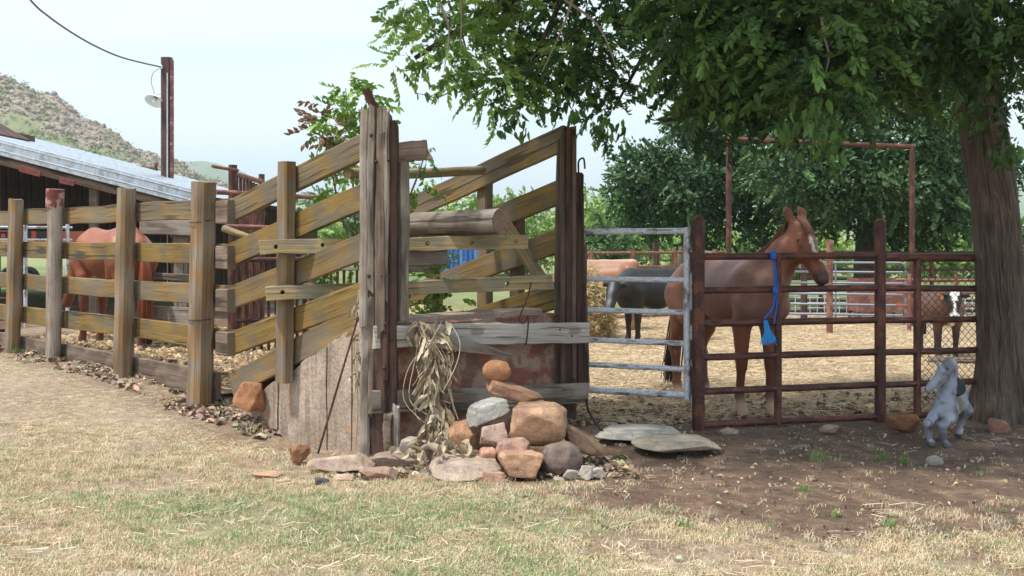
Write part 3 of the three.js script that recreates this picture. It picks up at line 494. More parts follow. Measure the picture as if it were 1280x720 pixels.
    quad(cor(b, -.12, 0), cor(b, top(b), 0), cor(b, top(b), 1), cor(b, -.12, 1)); quad(cor(a, -.12, 0), cor(a, top(a), 0), cor(a, top(a), 1), cor(a, -.12, 1));
    g.setAttribute('position', new THREE.Float32BufferAttribute(q.flatMap(p => [p.x, p.y, p.z]), 3));
    g.setAttribute('uv', new THREE.Float32BufferAttribute(q.flatMap(p => [(along(p.x, -p.z) + i * 3.3) * 0.9, p.y * 0.9 + across(p.x, -p.z)]), 2)); g.computeVertexNormals();
    part('concrete_panel', g, M.concrete, c);
  }
  // the strip of rubble and straw trapped beside the dock post
  part('front_wall', beam(FL(0.10, 0.14, 0.40), FL(0.10, 1.90, 0.40), { w: 0.16, h: 1.06, seg: 30, rough: 0.015, cham: 0.05 }), M.redwall, c);
  part('sill', beam(FL(0.14, 0.12, 0.945), FL(0.14, 1.72, 0.945), { w: 0.2, h: 0.07, seg: 16, rough: 0.06 }), M.concrete, c);
  { // ramp floor: packed soil between the walls
    const q = [], n = 16, Y = t => lerp(0.91, 0.18, sst(0, 2.6, t)); const pt = (i, j) => { const t = lerp(0.16, 2.9, i / n), a = lerp(0.1, 2.0, j / 8); return FL(t, a, Y(t) + 0.04 * (fbm2(i, j, 8, 2) - .5)); };
    for (let i = 0; i < n; i++) for (let j = 0; j < 8; j++) q.push(pt(i, j), pt(i + 1, j), pt(i + 1, j + 1), pt(i, j), pt(i + 1, j + 1), pt(i, j + 1));
    const g = new THREE.BufferGeometry(); g.setAttribute('position', new THREE.Float32BufferAttribute(q.flatMap(p => [p.x, p.y, p.z]), 3)); g.setAttribute('uv', new THREE.Float32BufferAttribute(q.flatMap(p => [p.x, p.z]), 2)); g.computeVertexNormals();
    part('ramp_floor', g, rockMat(0xa08468), c);
    part('far_wall', beam(FL(0.1, 2.02, 0.35), FL(2.4, 2.02, 0.0), { w: 0.12, h: 1.0, seg: 8 }), M.concrete, c);
  }
  // dock boards nailed over the front wall
  part('dock_board', beam(at(466, 421, 7.83), at(735, 416, 9.14), { w: 0.05, h: 0.165, seg: 24, rough: 0.07, ends: 0.03, bend: 0.012 }), M.pale, c);
  part('split_board', beam(at(520, 420, 7.98), at(640, 444, 8.56), { w: 0.04, h: 0.13, seg: 16, rough: 0.09, taper: [1, 0.8, 0.12] }), M.grey, c);
  part('dock_board', beam(at(463, 502, 7.82), at(732, 491, 9.13), { w: 0.055, h: 0.165, seg: 24, rough: 0.07, ends: 0.03, bend: 0.012 }), M.grey, c);
  for (const [px, py, d] of [[482, 417, 7.86], [490, 425, 7.88], [560, 413, 8.2], [700, 412, 8.9], [715, 420, 8.97], [480, 500, 7.84], [705, 487, 8.93]]) part('nail', new THREE.SphereGeometry(0.008, 6, 5).translate(...at(px, py, d - 0.035).toArray()), boltM, c);
  part('wire_loop', tube([at(664, 353, 8.86), at(660, 370, 8.83), at(652, 390, 8.72), at(649, 400, 8.66), at(655, 404, 8.64), at(660, 395, 8.65), at(659, 420, 8.62), at(657, 432, 8.62)], 0.007, { seg: 36 }), M.rust, c);
}
tag(mesh('leaning_rod', beam(G(-1.4, 7.92).add(V(0, 0.02, 0)), at(447, 398, 7.78), { w: 0.016, sides: 6 }), M.rust), 'thin rusty rod leaning against the concrete side wall', 'rod');
tag(mesh('log', beam(at(480, 283, 9.15), at(627, 277, 8.22), { w: 0.20, sides: 18, seg: 14, rough: 0.03, bend: 0.006 }), M.grey), 'thick round log lying across the chute on a plank', 'log');
{ // end face of the log shows its rings
  const lg = scene.children[scene.children.length - 1]; const A = at(627, 277, 8.22), D = A.clone().sub(at(480, 283, 9.15)).normalize(); const g = new THREE.CircleGeometry(0.098, 24); g.rotateY(Math.atan2(D.x, D.z)); g.translate(A.x + D.x * 0.004, A.y, A.z + D.z * 0.004); mesh('end_grain', g, M.endgrain, lg);
}
console.log('chute');

// ------------------------------------------------------------------ stones
function stone(px0, py0, px1, py1, d, col, o = {}) {
  const s = d / FOC, w = (px1 - px0) * s, h = (py1 - py0) * s, c = at((px0 + px1) / 2, (py0 + py1) / 2, d), q = o.rot || 0;
  const W = o.w || w, H = o.h || h, g = rockGeo(o.seed || Math.round(px0 * 7 + py0), W, H, o.z || Math.max(0.6 * w, h), o.cuts || 11, 4, o.rough ?? 0.05, o.sharp || 0.72);
  if (o.tiltx) g.rotateX(o.tiltx); if (o.yaw) g.rotateY(o.yaw); if (q) g.rotateZ(q);
  const m = mesh(o.name || 'stone', g, rockMat(col)); m.position.copy(c); return tag(m, o.label, o.cat || 'rock', o.group || (o.name === 'flat_stone' ? 'flat stones along the dock foot' : 'rocks piled against the dock'));
}
const OR = 0xcca286, PK = 0xd0b2a6, GY = 0xb8b4b2;
stone(603, 449, 639, 479, 7.80, 0xcc926a, { label: 'small rounded orange rock topmost on the rock pile', seed: 3, rough: 0.06, sharp: 0.95 });
stone(598, 470, 680, 507, 7.75, 0xc4967a, { label: 'flat orange slab tilted under the topmost rock', w: 0.47, h: 0.11, z: 0.3, rot: -0.28, seed: 14, cuts: 7, sharp: 0.7 });
stone(630, 500, 710, 558, 7.55, OR, { label: 'largest blocky orange boulder in the middle of the rock pile', seed: 12, z: 0.4, cuts: 13, sharp: 0.78, rough: 0.08 });
stone(581, 494, 642, 534, 7.58, GY, { label: 'grey wedge shaped stone with a flat face in the pile', w: 0.36, h: 0.17, rot: 0.38, seed: 17, cuts: 7, sharp: 0.55, z: 0.22 });
stone(598, 527, 637, 564, 7.50, PK, { label: 'pinkish angular rock below the grey wedge stone', seed: 21, sharp: 0.6 });
stone(558, 525, 602, 574, 7.72, 0xb88c6e, { label: 'brown orange rock behind the dried plant', seed: 25, z: 0.32 });
stone(618, 546, 668, 578, 7.36, 0xbc9488, { label: 'dull red rock wedged low under the largest boulder', seed: 29 });
stone(622, 559, 680, 599, 7.18, 0xcca084, { label: 'blocky orange rock resting on the ground in front of the pile', seed: 33, cuts: 10, sharp: 0.7, z: 0.28, rough: 0.08 });
stone(672, 551, 729, 596, 7.30, 0x8a7670, { label: 'rounded dark brown boulder at the right foot of the pile', seed: 37, sharp: 0.86, rough: 0.09 });
stone(695, 532, 756, 569, 7.60, 0xac8a74, { label: 'elongated brown rock leaning off the right of the pile', w: 0.36, h: 0.13, rot: -0.55, seed: 41, z: 0.2 });
stone(596, 558, 622, 582, 7.30, 0xd8a48c, { label: 'fist sized pink rock between the slab and the pile', seed: 45 });
stone(598, 586, 634, 608, 7.02, 0xdcae98, { label: 'pale pink rock at the front edge of the flat slab', seed: 49, z: 0.16 });
stone(498, 543, 548, 572, 7.70, 0xbcb0a8, { label: 'broken grey concrete lump at the foot of the dock wall', seed: 53, cuts: 7, sharp: 0.55, z: 0.2 });
stone(586, 582, 606, 594, 7.06, 0xb08864, { label: 'small brown pebble lying on the flat slab', seed: 57, z: 0.09, sharp: 0.9 });
stone(383, 567, 474, 590, 7.32, 0xccb2a0, { name: 'flat_stone', label: 'long pale pink flat stone in front of the concrete side wall', seed: 61, z: 0.3, cuts: 9 });
stone(448, 583, 499, 602, 7.08, 0xc4a28e, { name: 'flat_stone', label: 'short reddish flat stone set in the grass edge', seed: 65, z: 0.16 });
stone(530, 560, 628, 605, 7.22, 0xc0aa9c, { name: 'flat_stone', label: 'broad layered reddish slab under the dried leaves', h: 0.13, z: 0.55, seed: 69, cuts: 8, tiltx: 0.05 });
stone(458, 566, 520, 584, 7.45, 0xb8a090, { name: 'flat_stone', label: 'greyish flat stone between the dock post and slab', seed: 73, z: 0.2 });
stone(415, 592, 446, 606, 7.0, 0xc8aa96, { name: 'flat_stone', label: 'small pink flat stone nearly sunk in the grass', seed: 77, z: 0.1, h: 0.06 });
stone(305, 584, 358, 602, 7.16, 0xd0a88c, { name: 'flat_stone', label: 'faint tan stone barely showing in the dry lawn', seed: 79, z: 0.16, h: 0.035, w: 0.22 });
stone(392, 597, 412, 609, 6.92, 0x6c6a70, { label: 'small dark grey block lying alone on the grass', seed: 81, cuts: 6, sharp: 0.58, group: 'loose stones on the yard' });
stone(288, 477, 337, 514, 9.05, 0xb07c58, { label: 'rough orange rock at the foot of the sloping boards', seed: 85, rough: 0.1, z: 0.25, group: 'loose stones beside the chute wall' });
stone(361, 555, 387, 579, 7.62, 0xb48260, { label: 'crumbly orange stone on bare dirt beside the concrete wall', seed: 89, rough: 0.14, group: 'loose stones beside the chute wall' });
stone(738, 528, 852, 553, 8.45, 0xc6beb8, { name: 'flagstone', label: 'jagged pale grey flagstone under the white gate', h: 0.07, z: 0.6, seed: 93, cuts: 13, rough: 0.08, cat: 'flagstone', group: 'flagstones at the gate' });
stone(790, 541, 908, 567, 8.0, 0xc8b6a6, { name: 'flagstone', label: 'smooth tan flagstone in front of the rusty gate post', h: 0.065, z: 0.62, seed: 98, cuts: 8, cat: 'flagstone', group: 'flagstones at the gate' });
stone(1233, 521, 1262, 546, 8.9, 0xa87a6c, { label: 'reddish rock against the foot of the big tree', seed: 101, group: 'loose stones under the tree' });
stone(1157, 569, 1179, 585, 7.55, 0xb4aaa0, { label: 'round grey stone in front of the toy horse', seed: 105, sharp: 0.9, group: 'loose stones under the tree' });
stone(1024, 530, 1050, 542, 8.75, 0xb49a8c, { label: 'small flat pinkish stone below the rusty fence', seed: 109, h: 0.07, group: 'loose stones under the tree' });
stone(898, 533, 924, 550, 8.75, 0xb8a494, { label: 'small pale stone beside the rusty gate post', seed: 113, h: 0.08, group: 'loose stones under the tree' });
stone(1108, 516, 1152, 539, 8.85, 0x9a6a50, { name: 'brown_stone', label: 'long low brown stone behind the toy horse', seed: 117, z: 0.16, group: 'loose stones under the tree' });
stone(1176, 522, 1192, 538, 8.6, 0xc88c6c, { label: 'small orange stone between the toy horse legs', seed: 121, group: 'loose stones under the tree' });
{ // crumbled pale plaster lumps right of the pile
  const R = rng(55); for (const [a, b, c2, d2, i] of [[704, 586, 724, 600, 0], [722, 580, 744, 600, 1], [738, 584, 757, 598, 2], [690, 596, 706, 605, 3]]) stone(a, b, c2, d2, 7.1, 0xc4b8ae, { name: 'rubble_lump', label: 'crumbled pale grey rubble lump beside the dark boulder', seed: 131 + i, rough: 0.22, cat: 'rubble', group: 'crumbled rubble right of the pile' });
}

// ------------------------------------------------------------------ dried plant hanging on the dock boards
const dryLeafM = [0xb4a48c, 0x9c8a70, 0xc0b29a, 0x8c7860].map(c => new THREE.MeshStandardMaterial({ color: c, roughness: 0.95, side: THREE.DoubleSide }));
function ribbonLeaf(A, dir, len, wid, seed) {                 // a long curled dry leaf
  const R = rng(seed), P = [], U = [], I = [], n = 12; let p = A.clone(), d = dir.clone().normalize(); const sway = V((R() - .5) * .9, -0.35 - R() * .5, (R() - .5) * .8), tw = (R() - .5) * 6;
  for (let j = 0; j <= n; j++) {
    const t = j / n, w = wid * Math.pow(Math.sin(Math.PI * Math.min(0.985, 0.06 + t * 0.93)), 0.7) * (0.85 + 0.3 * vn2(t * 8, seed, 3)), s = d.clone().cross(V(Math.sin(tw * t + seed), 0.1, Math.cos(tw * t + seed))).normalize(), nn = s.clone().cross(d).normalize();
    for (const k of [-1, 0, 1]) { const q = p.clone().addScaledVector(s, k * w / 2).addScaledVector(nn, k ? w * 0.42 + 0.22 * w * (vn2(t * 9 + k, seed, 7) - .5) * 3 : 0); P.push(q.x, q.y, q.z); U.push(k * 0.06 + seed, t * len); }
    if (j) { const k = j * 3; I.push(k - 3, k, k - 2, k, k + 1, k - 2, k - 2, k + 1, k - 1, k + 1, k + 2, k - 1); }
    d.addScaledVector(sway, 0.22).normalize(); p.addScaledVector(d, len / n);
  }
  const g = new THREE.BufferGeometry(); g.setAttribute('position', new THREE.Float32BufferAttribute(P, 3)); g.setAttribute('uv', new THREE.Float32BufferAttribute(U, 2)); g.setIndex(I); g.computeVertexNormals(); return g;
}
{
  const base = G(-0.5, 7.85), t = thing('dried_plant', 'withered tan plant with curled leaves hanging down the dock wall', 'dead plant', base), R = rng(77);
  const stems = [[[548, 396, 8.1], [541, 440, 7.9], [545, 500, 7.82], [552, 560, 7.7]], [[556, 398, 8.12], [560, 450, 7.95], [556, 510, 7.85], [548, 562, 7.7]], [[520, 400, 8.0], [536, 430, 7.88], [538, 490, 7.8], [545, 555, 7.72]]];
  for (const s of stems) part('stem', tube(s.map(q => at(...q)), 0.007, { seg: 20 }), dryLeafM[3], t);
  for (let i = 0; i < 26; i++) { const q0 = 520 + R() * 44, y0 = 400 + R() * 90; part('dry_strand', tube([at(q0, y0, 7.93), at(q0 + (R() - .5) * 30, y0 + 25, 7.86), at(q0 + (R() - .5) * 40, y0 + 50 + R() * 30, 7.84), at(q0 + (R() - .5) * 40, y0 + 70 + R() * 40, 7.8)], 0.0032, { seg: 12, sides: 4 }), dryLeafM[i % 4], t); }
  for (let i = 0; i < 96; i++) { const s = stems[i % 3], k = Math.pow(R(), 0.85) * 2.99, a = s[Math.floor(k)], b = s[Math.floor(k) + 1], f = k % 1, p = at(lerp(a[0], b[0], f), lerp(a[1], b[1], f), lerp(a[2], b[2], f) - 0.02); part('leaf', ribbonLeaf(p, V((R() - .55) * 1.6, 0.2 - R() * 0.9, R() * 0.7), 0.08 + R() * 0.15, 0.022 + R() * 0.032, 900 + i), dryLeafM[i % 4], t); }
  const g2 = thing('dried_leaf_heap', 'heap of curled tan leaves fallen on the flat slab', 'dead leaves', G(-0.55, 7.25));
  for (let i = 0; i < 30; i++) { const p = at(500 + R() * 90, 590 - R() * 26, 7.2 + R() * 0.35); p.y = Math.max(p.y, 0.05 + R() * 0.1); part('leaf', ribbonLeaf(p, V(R() - .5, 0.3 + R() * .4, R() - .3), 0.1 + R() * 0.12, 0.03 + R() * 0.03, 1200 + i), dryLeafM[i % 4], g2); }
  const g3 = thing('dried_vine', 'pale dry vine clinging beside the dock post', 'dead vine', G(-1.1, 8.0));
  part('stem', tube([at(444, 560, 7.98), at(447, 500, 8.0), at(442, 440, 8.0), at(449, 362, 8.02)], 0.006, { seg: 20 }), dryLeafM[0], g3);
  for (let i = 0; i < 16; i++) { const f = R(); part('leaf', ribbonLeaf(at(446 + R() * 4, lerp(365, 480, f), 7.97), V(R() - .5, -0.3, R() * .4), 0.06 + R() * 0.07, 0.025, 1400 + i), dryLeafM[i % 3], g3); }
}

// ------------------------------------------------------------------ the white gate, the rusty pipe fence, cable, rope, chain link
{
  const gt = thing('white_gate', 'white painted pipe gate with peeling paint between chute and rusty post', 'gate', G(1.05, 9.2));
  const A = [0.62, 9.36], B = [1.435, 9.0], W = (s, y) => V(lerp(A[0], B[0], s), y, -lerp(A[1], B[1], s));
  const ys = [1.625, 1.22, 0.955, 0.70, 0.49, 0.275];
  ys.forEach((y, i) => part('rail', pipe(W(-0.06, y + (i === 0 ? -0.005 : 0)), W(1, y), i === 0 || i === 5 ? 0.027 : 0.023, { seg: 6, rough: 0.03 }), M.galv, gt));
  part('upright', pipe(W(1, 0.245), W(1, 1.655), 0.029, { seg: 6 }), M.galv, gt);
  part('upright', pipe(W(-0.06, 0.245), W(-0.06, 1.655), 0.027, { seg: 6 }), M.galv, gt);
  part('hinge', beam(W(-0.02, 0.88).add(V(0, 0, 0.05)), W(-0.02, 1.1).add(V(0, 0, 0.05)), { w: 0.05, h: 0.06, up: V(0, 0, 1) }), M.weathered, gt);
  part('hinge', pipe(W(-0.03, 0.53).add(V(0, 0, 0.05)), W(-0.03, 0.65).add(V(0, 0, 0.05)), 0.035), M.rust, gt);
  part('latch_post', pipe(V(1.485, 0.2, -8.995), V(1.475, 1.45, -8.995), 0.024, { seg: 6 }), M.peel, gt);
  for (const y of [1.42, 1.17, 0.9, 0.6, 0.32]) part('latch_lug', boxAt(V(1.492, y, -8.96), 0.05, 0.035, 0.05), M.rust, gt);
}
const PF = (t, y) => V(1.516 + 0.97 * t, y, -(8.93 + 0.24 * t));
{
  const f = thing('rusty_pipe_fence', 'brown rusty six rail pipe fence running to the big tree', 'fence', G(2.8, 9.25));
  const pa = part('post', pipe(PF(0, -0.1), PF(0, 1.70), 0.052, { sides: 16 }), M.rust, f); part('post_cap', new THREE.SphereGeometry(0.052, 16, 8, 0, 6.3, 0, 1.6).translate(1.516, 1.70, -8.93), M.rust, pa);
  const pb = part('post', pipe(PF(1.663, -0.1), PF(1.663, 1.69), 0.047, { sides: 16 }), M.rust, f); part('post_cap', new THREE.SphereGeometry(0.047, 16, 8, 0, 6.3, 0, 1.6).translate(3.129, 1.69, -9.329), M.rust, pb);
  const hs = [1.415, 1.14, 0.868, 0.594, 0.317, 0.045];
  hs.forEach((y, i) => { part('rail', pipe(PF(0.04, y), PF(1.62, y + 0.004), 0.029, { sides: 12, seg: 8 }), M.rust, f); part('rail', pipe(PF(1.70, y + (i ? 0.0 : -0.012)), PF(2.66, y - 0.012 * (5 - i) * 0.5 + 0.01), i === 0 ? 0.036 : 0.028, { sides: 12, seg: 6 }), M.rust, f); });
  part('upright', pipe(PF(0.71, 0.02), PF(0.71, 1.44), 0.033), M.rust, f);
  part('upright', pipe(PF(2.02, 0.05), PF(2.02, 1.42), 0.033), M.rust, f);
  for (const y of [1.38, 1.1, 0.84, 0.56, 0.3]) part('clip', boxAt(PF(0.02, y), 0.04, 0.04, 0.13), M.rust, f);
  // chain link mesh hung behind the last bay
  const gs = [], s = 0.033; const x0 = 2.05, x1 = 2.68, y0 = 0.12, y1 = 1.37;
  for (let k = 0; k * s < x1 - x0; k++) { let p = null; for (let j = 0; j * s < y1 - y0; j++) { const q = PF(x0 + (k + (j + k) % 2) * s, y0 + j * s).add(V(0, 0, -0.035 - 0.004 * (k % 2))); if (p) gs.push(beam(p, q, { w: 0.0052, sides: 4, open: true })); p = q; } }
  const ml = part('chain_link_mesh', gs, plain(0x4a403e, 0.7), f); ml.userData.kind = 'stuff';
}
{
  const R = rng(88), r = thing('blue_rope', 'bright blue rope with frayed end tied to the rusty fence', 'rope', PF(0.66, 0));
  const bl = plain(0x2862bc, 0.6), b2 = plain(0x3aa0e6, 0.7), o = V(0, 0, 0.045), Q = (t, y) => PF(t, y).add(o);
  part('cord', tube([Q(0.655, 1.44), Q(0.668, 1.3), Q(0.672, 1.15), Q(0.655, 1.0), Q(0.60, 0.93), Q(0.575, 0.9)], 0.009, { seg: 30 }), bl, r);
  part('cord', tube([Q(0.66, 1.42), Q(0.69, 1.2), Q(0.685, 1.0), Q(0.66, 0.86)], 0.008, { seg: 24 }), bl, r);
  part('knot', rockGeo(4, 0.06, 0.085, 0.06, 5, 4, 0.15, 0.9).translate(...Q(0.655, 1.42).toArray()), bl, r);
  part('knot', rockGeo(9, 0.045, 0.08, 0.045, 5, 4, 0.2, 0.9).translate(...Q(0.672, 1.13).toArray()), bl, r);
  const gs = []; for (let i = 0; i < 46; i++) { const a = (R() - .5) * 0.05, b = (R() - .5) * 0.16; gs.push(tube([Q(0.585 + a * .5, 0.89), Q(0.60 + a, 0.82), Q(0.61 + b, 0.68 + R() * 0.06)], 0.0032, { seg: 5, sides: 4 })); }
  part('frayed_end', gs, b2, r);
}
tag(mesh('black_cable', tube([at(733, 440, 9.22), at(734, 470, 9.2), at(733, 500, 9.1), at(742, 525, 8.7), at(760, 543, 8.4), at(790, 552, 8.3), at(812, 556, 8.2)], 0.009, { seg: 48 }), plain(0x1c1c20, 0.7)), 'thin black cable trailing from the gate hinge onto the flagstones', 'cable');
console.log('gates');

// ------------------------------------------------------------------ foliage
function leafInto(P, base, dir, side, len, wid, fold = 0.25, droop = 0.2) {
  const nn = side.clone().cross(dir).normalize(), q = (t, s) => base.clone().addScaledVector(dir, len * t).addScaledVector(side, s * wid).addScaledVector(nn, Math.abs(s) * wid * fold - droop * len * t * t);
  const b = q(0, 0), l1 = q(0.3, -0.46), r1 = q(0.3, 0.46), l2 = q(0.66, -0.36), r2 = q(0.66, 0.36), tp = q(1, 0), m1 = q(0.3, 0), m2 = q(0.66, 0);
  const T = [b, m1, l1, b, r1, m1, l1, m1, m2, l1, m2, l2, m1, r1, r2, m1, r2, m2, l2, m2, tp, m2, r2, tp];
  for (const p of T) P.push(p.x, p.y, p.z);
}
// a leafy shoot along +x, drooping: leaves in two ranks plus the twig itself
function sprayGeo(seed, n, L, leafL, leafW, droop, twig = true) {
  const R = rng(seed), P = [], c = t => V(L * t, -droop * L * t * t, 0.06 * L * Math.sin(t * 4 + seed));
  for (let i = 0; i < n; i++) {
    const t = 0.12 + 0.88 * (i + R() * 0.5) / n, s = i % 2 ? 1 : -1, a = 0.5 + R() * 0.7, p = c(t);
    const d = V(Math.cos(a), -0.35 - R() * 0.7, s * Math.sin(a) * (0.6 + R() * .6)).normalize(), sd = d.clone().cross(V((R() - .5) * 1.1, 1, (R() - .5) * 1.1)).normalize();
    leafInto(P, p, d, sd, leafL * (0.65 + R() * 0.5), leafW * (0.7 + R() * 0.45), 0.15 + R() * 0.3, R() * 0.35);
  }
  { const p = c(1), d = V(0.8, -0.6, 0).normalize(); leafInto(P, p, d, V(0, 0, 1), leafL, leafW); }
  if (twig) { const g = tube([c(0), c(0.5), c(1)], 0.0035, { seg: 4, sides: 3, open: true }).attributes.position.array; for (let i = 0; i < g.length; i++) P.push(g[i]); }
  const g = new THREE.BufferGeometry(); g.setAttribute('position', new THREE.Float32BufferAttribute(P, 3)); g.computeVertexNormals(); return g;
}
const qFrom = (dir, roll) => { const q = new THREE.Quaternion().setFromUnitVectors(V(1, 0, 0), dir); return q.multiply(new THREE.Quaternion().setFromAxisAngle(V(1, 0, 0), roll)); };
// shoots filling a clump (centre, radii), pointing outwards and hanging; denser towards its skin
function fillClump(list, R, c, r, n, cols, sc = 1, hang = 0.35, fill = 0.55) {
  for (let i = 0; i < n; i++) {
    let v; do { v = V(R() * 2 - 1, R() * 2 - 1, R() * 2 - 1); } while (v.lengthSq() > 1 || v.lengthSq() < 0.01);
    const k = Math.pow(v.length(), fill); v.normalize();
    const lump = 0.78 + 0.5 * vn3(v.x * 2.3 + c.x * 3, v.y * 2.3 + c.y * 3, v.z * 2.3 + c.z * 3, 71);
    const p = V(c.x + v.x * r.x * k * lump, c.y + v.y * r.y * k * lump, c.z + v.z * r.z * k * lump);
    const d = V(v.x + (R() - .5) * 1.1, v.y * 0.5 - hang + (R() - .5) * 0.7, v.z + (R() - .5) * 1.1).normalize();
    const col = cols[Math.floor(R() * cols.length)], b = 0.8 + R() * 0.4;
    list.push([p, qFrom(d, R() * 6.28), sc * (0.75 + R() * 0.5), new THREE.Color(col[0] * b, col[1] * b, col[2] * b)]);
  }
}
const limb = (pts, r0, r1, seg = 14, sides = 9) => beam(null, null, { pts, w: 2 * r0, sides, seg, taper: r1 / r0, rough: 0.06, uvs: 1 });
const white = t => new THREE.MeshPhysicalMaterial({ color: 0xffffff, roughness: 0.5, transmission: t, thickness: 0, side: THREE.DoubleSide, ior: 1.3 });

// the big shade tree on the right; its crown reaches over the gate
{
  const tr = thing('shade_tree', 'big shade tree with furrowed grey trunk and branches over the gate', 'tree', G(4.25, 9.5)), R = rng(401);
  const base = V(4.25, 0, -9.5);
  // trunk with root flare, leaning slightly to the left
  const rings = 60, ns = 60, P = [], U = [], I = [];
  for (let j = 0; j <= rings; j++) { const t = j / rings, y = -0.15 + t * 3.9, cx = 4.27 - 0.05 * sst(0, 1.6, y) - 0.33 * sst(1.2, 4.2, y), r = 0.205 + 0.15 * Math.exp(-(y + 0.1) / 0.28) - 0.03 * t; for (let i = 0; i <= ns; i++) { const a = i / ns * 6.2832, fl = 1 + 0.16 * Math.exp(-(y + .1) / 0.3) * Math.cos(a * 5 + 1) + 0.12 * (fbm3(Math.cos(a) * 2 + 5, y * 1.3, Math.sin(a) * 2 + 5, 61, 3) - .5) * 2 + 0.055 * (1 - Math.abs(2 * fbm2(a / 6.2832 * 16, y * 1.6 + 4, 62, 2, 16, 0) - 1)); P.push(cx + Math.cos(a) * r * fl, y, -9.5 + Math.sin(a) * r * fl); U.push(a * 0.26 * 1.3, y * 0.6); if (i && j) { const k = j * (ns + 1) + i; I.push(k - ns - 2, k - 1, k - ns - 1, k - ns - 1, k - 1, k); } } }
  const tg = new THREE.BufferGeometry(); tg.setAttribute('position', new THREE.Float32BufferAttribute(P, 3)); tg.setAttribute('uv', new THREE.Float32BufferAttribute(U, 2)); tg.setIndex(I); tg.computeVertexNormals();
  part('trunk', tg, M.bark, tr);
  const fork = V(3.95, 3.5, -9.5);
  const limbs = [
    [[fork, V(3.2, 4.1, -9.1), V(1.9, 4.35, -8.7), V(0.8, 3.95, -8.5), V(-0.1, 3.35, -8.45), V(-0.75, 2.95, -8.45)], 0.15, 0.018],
    [[fork, V(3.6, 4.2, -8.7), V(2.9, 4.5, -7.8), V(2.1, 4.0, -7.2), V(1.6, 3.3, -7.0)], 0.13, 0.02],
    [[fork, V(4.2, 4.6, -9.2), V(4.3, 6.0, -8.7), V(4.1, 7.6, -8.5)], 0.17, 0.05],
    [[fork, V(4.9, 4.4, -9.0), V(5.8, 4.9, -8.2), V(6.8, 4.8, -7.6)], 0.14, 0.03],
    [[fork, V(4.0, 4.3, -9.9), V(3.2, 5.0, -10.3), V(2.3, 5.0, -10.4)], 0.12, 0.03],
    [[V(0.8, 3.95, -8.5), V(0.45, 3.5, -8.35), V(0.2, 3.0, -8.3), V(0.05, 2.75, -8.3)], 0.03, 0.008],
    [[V(1.9, 4.35, -8.7), V(1.3, 3.5, -8.5), V(1.0, 2.95, -8.45), V(0.78, 2.55, -8.45)], 0.035, 0.008],
    [[V(2.1, 4.0, -7.2), V(2.15, 3.3, -7.15), V(2.05, 2.85, -7.1), V(2.0, 2.45, -7.1)], 0.026, 0.006],
  ];
  for (const [p, a, b] of limbs) part('limb', limb(p, a, b, 26), M.bark, tr);
  for (let i = 0; i < 26; i++) { const a = V(-0.6 + R() * 4.6, 3.1 + R() * 0.8, -7.2 - R() * 2), b = a.clone().add(V((R() - .5) * 0.9, -0.3 - R() * 0.5, (R() - .5) * 0.5)); part('branch', limb([a, a.clone().lerp(b, 0.5).add(V(0.05, 0.06, 0)), b], 0.012, 0.003, 8, 5), M.twig, tr); }
  // bare twigs
  part('bare_twig', limb([at(1027, 20, 7.05), at(1030, 45, 7.05), at(1036, 70, 7.05), at(1030, 98, 7.05)], 0.012, 0.005, 14, 6), M.twig, tr);
  part('bare_twig', limb([at(690, 60, 8.4), at(688, 85, 8.4), at(700, 105, 8.4), at(708, 118, 8.4)], 0.009, 0.003, 14, 6), M.twig, tr);
  part('bare_twig', limb([at(568, 112, 8.4), at(545, 122, 8.4), at(528, 118, 8.4), at(518, 116, 8.4)], 0.006, 0.002, 14, 5), M.twig, tr);
  const cols = [lin([80, 112, 54]), lin([68, 98, 50]), lin([92, 124, 58]), lin([60, 86, 46])], bright = [lin([144, 174, 84]), lin([126, 160, 76]), lin([110, 144, 68])];
  const list = [], C2 = (px, py, d, rp, n, c = cols, sc = 0.8) => { const s = d / FOC * rp; fillClump(list, R, at(px, py, d), V(s, s * 0.8, s * 1.1), Math.round(n), c, sc, 0.4, 0.75); };
  // hanging left branch: open, sky between the shoots
  for (const [px, py, rp, n] of [[520, 20, 34, 26], [555, 60, 46, 62], [600, 85, 52, 80], [640, 105, 48, 70], [580, 20, 46, 56], [650, 40, 56, 84], [700, 60, 52, 78], [700, 105, 44, 60], [745, 70, 44, 52], [755, 20, 44, 46], [735, 118, 34, 34], [665, 125, 34, 30], [622, 128, 28, 22], [765, 120, 22, 16], [762, 148, 20, 13], [745, 165, 18, 10], [600, -40, 60, 70], [680, -40, 70, 90], [750, -50, 60, 70], [570, -60, 40, 30], [505, 80, 20, 9], [490, 108, 14, 7], [512, 95, 14, 6], [640, 148, 16, 8], [690, 140, 16, 8]]) C2(px, py - 22, 8.45 + (R() - .5) * 0.3, rp * 0.92, n * (py > 0 ? 0.55 : 0.8), px < 660 ? bright : cols, 0.72);
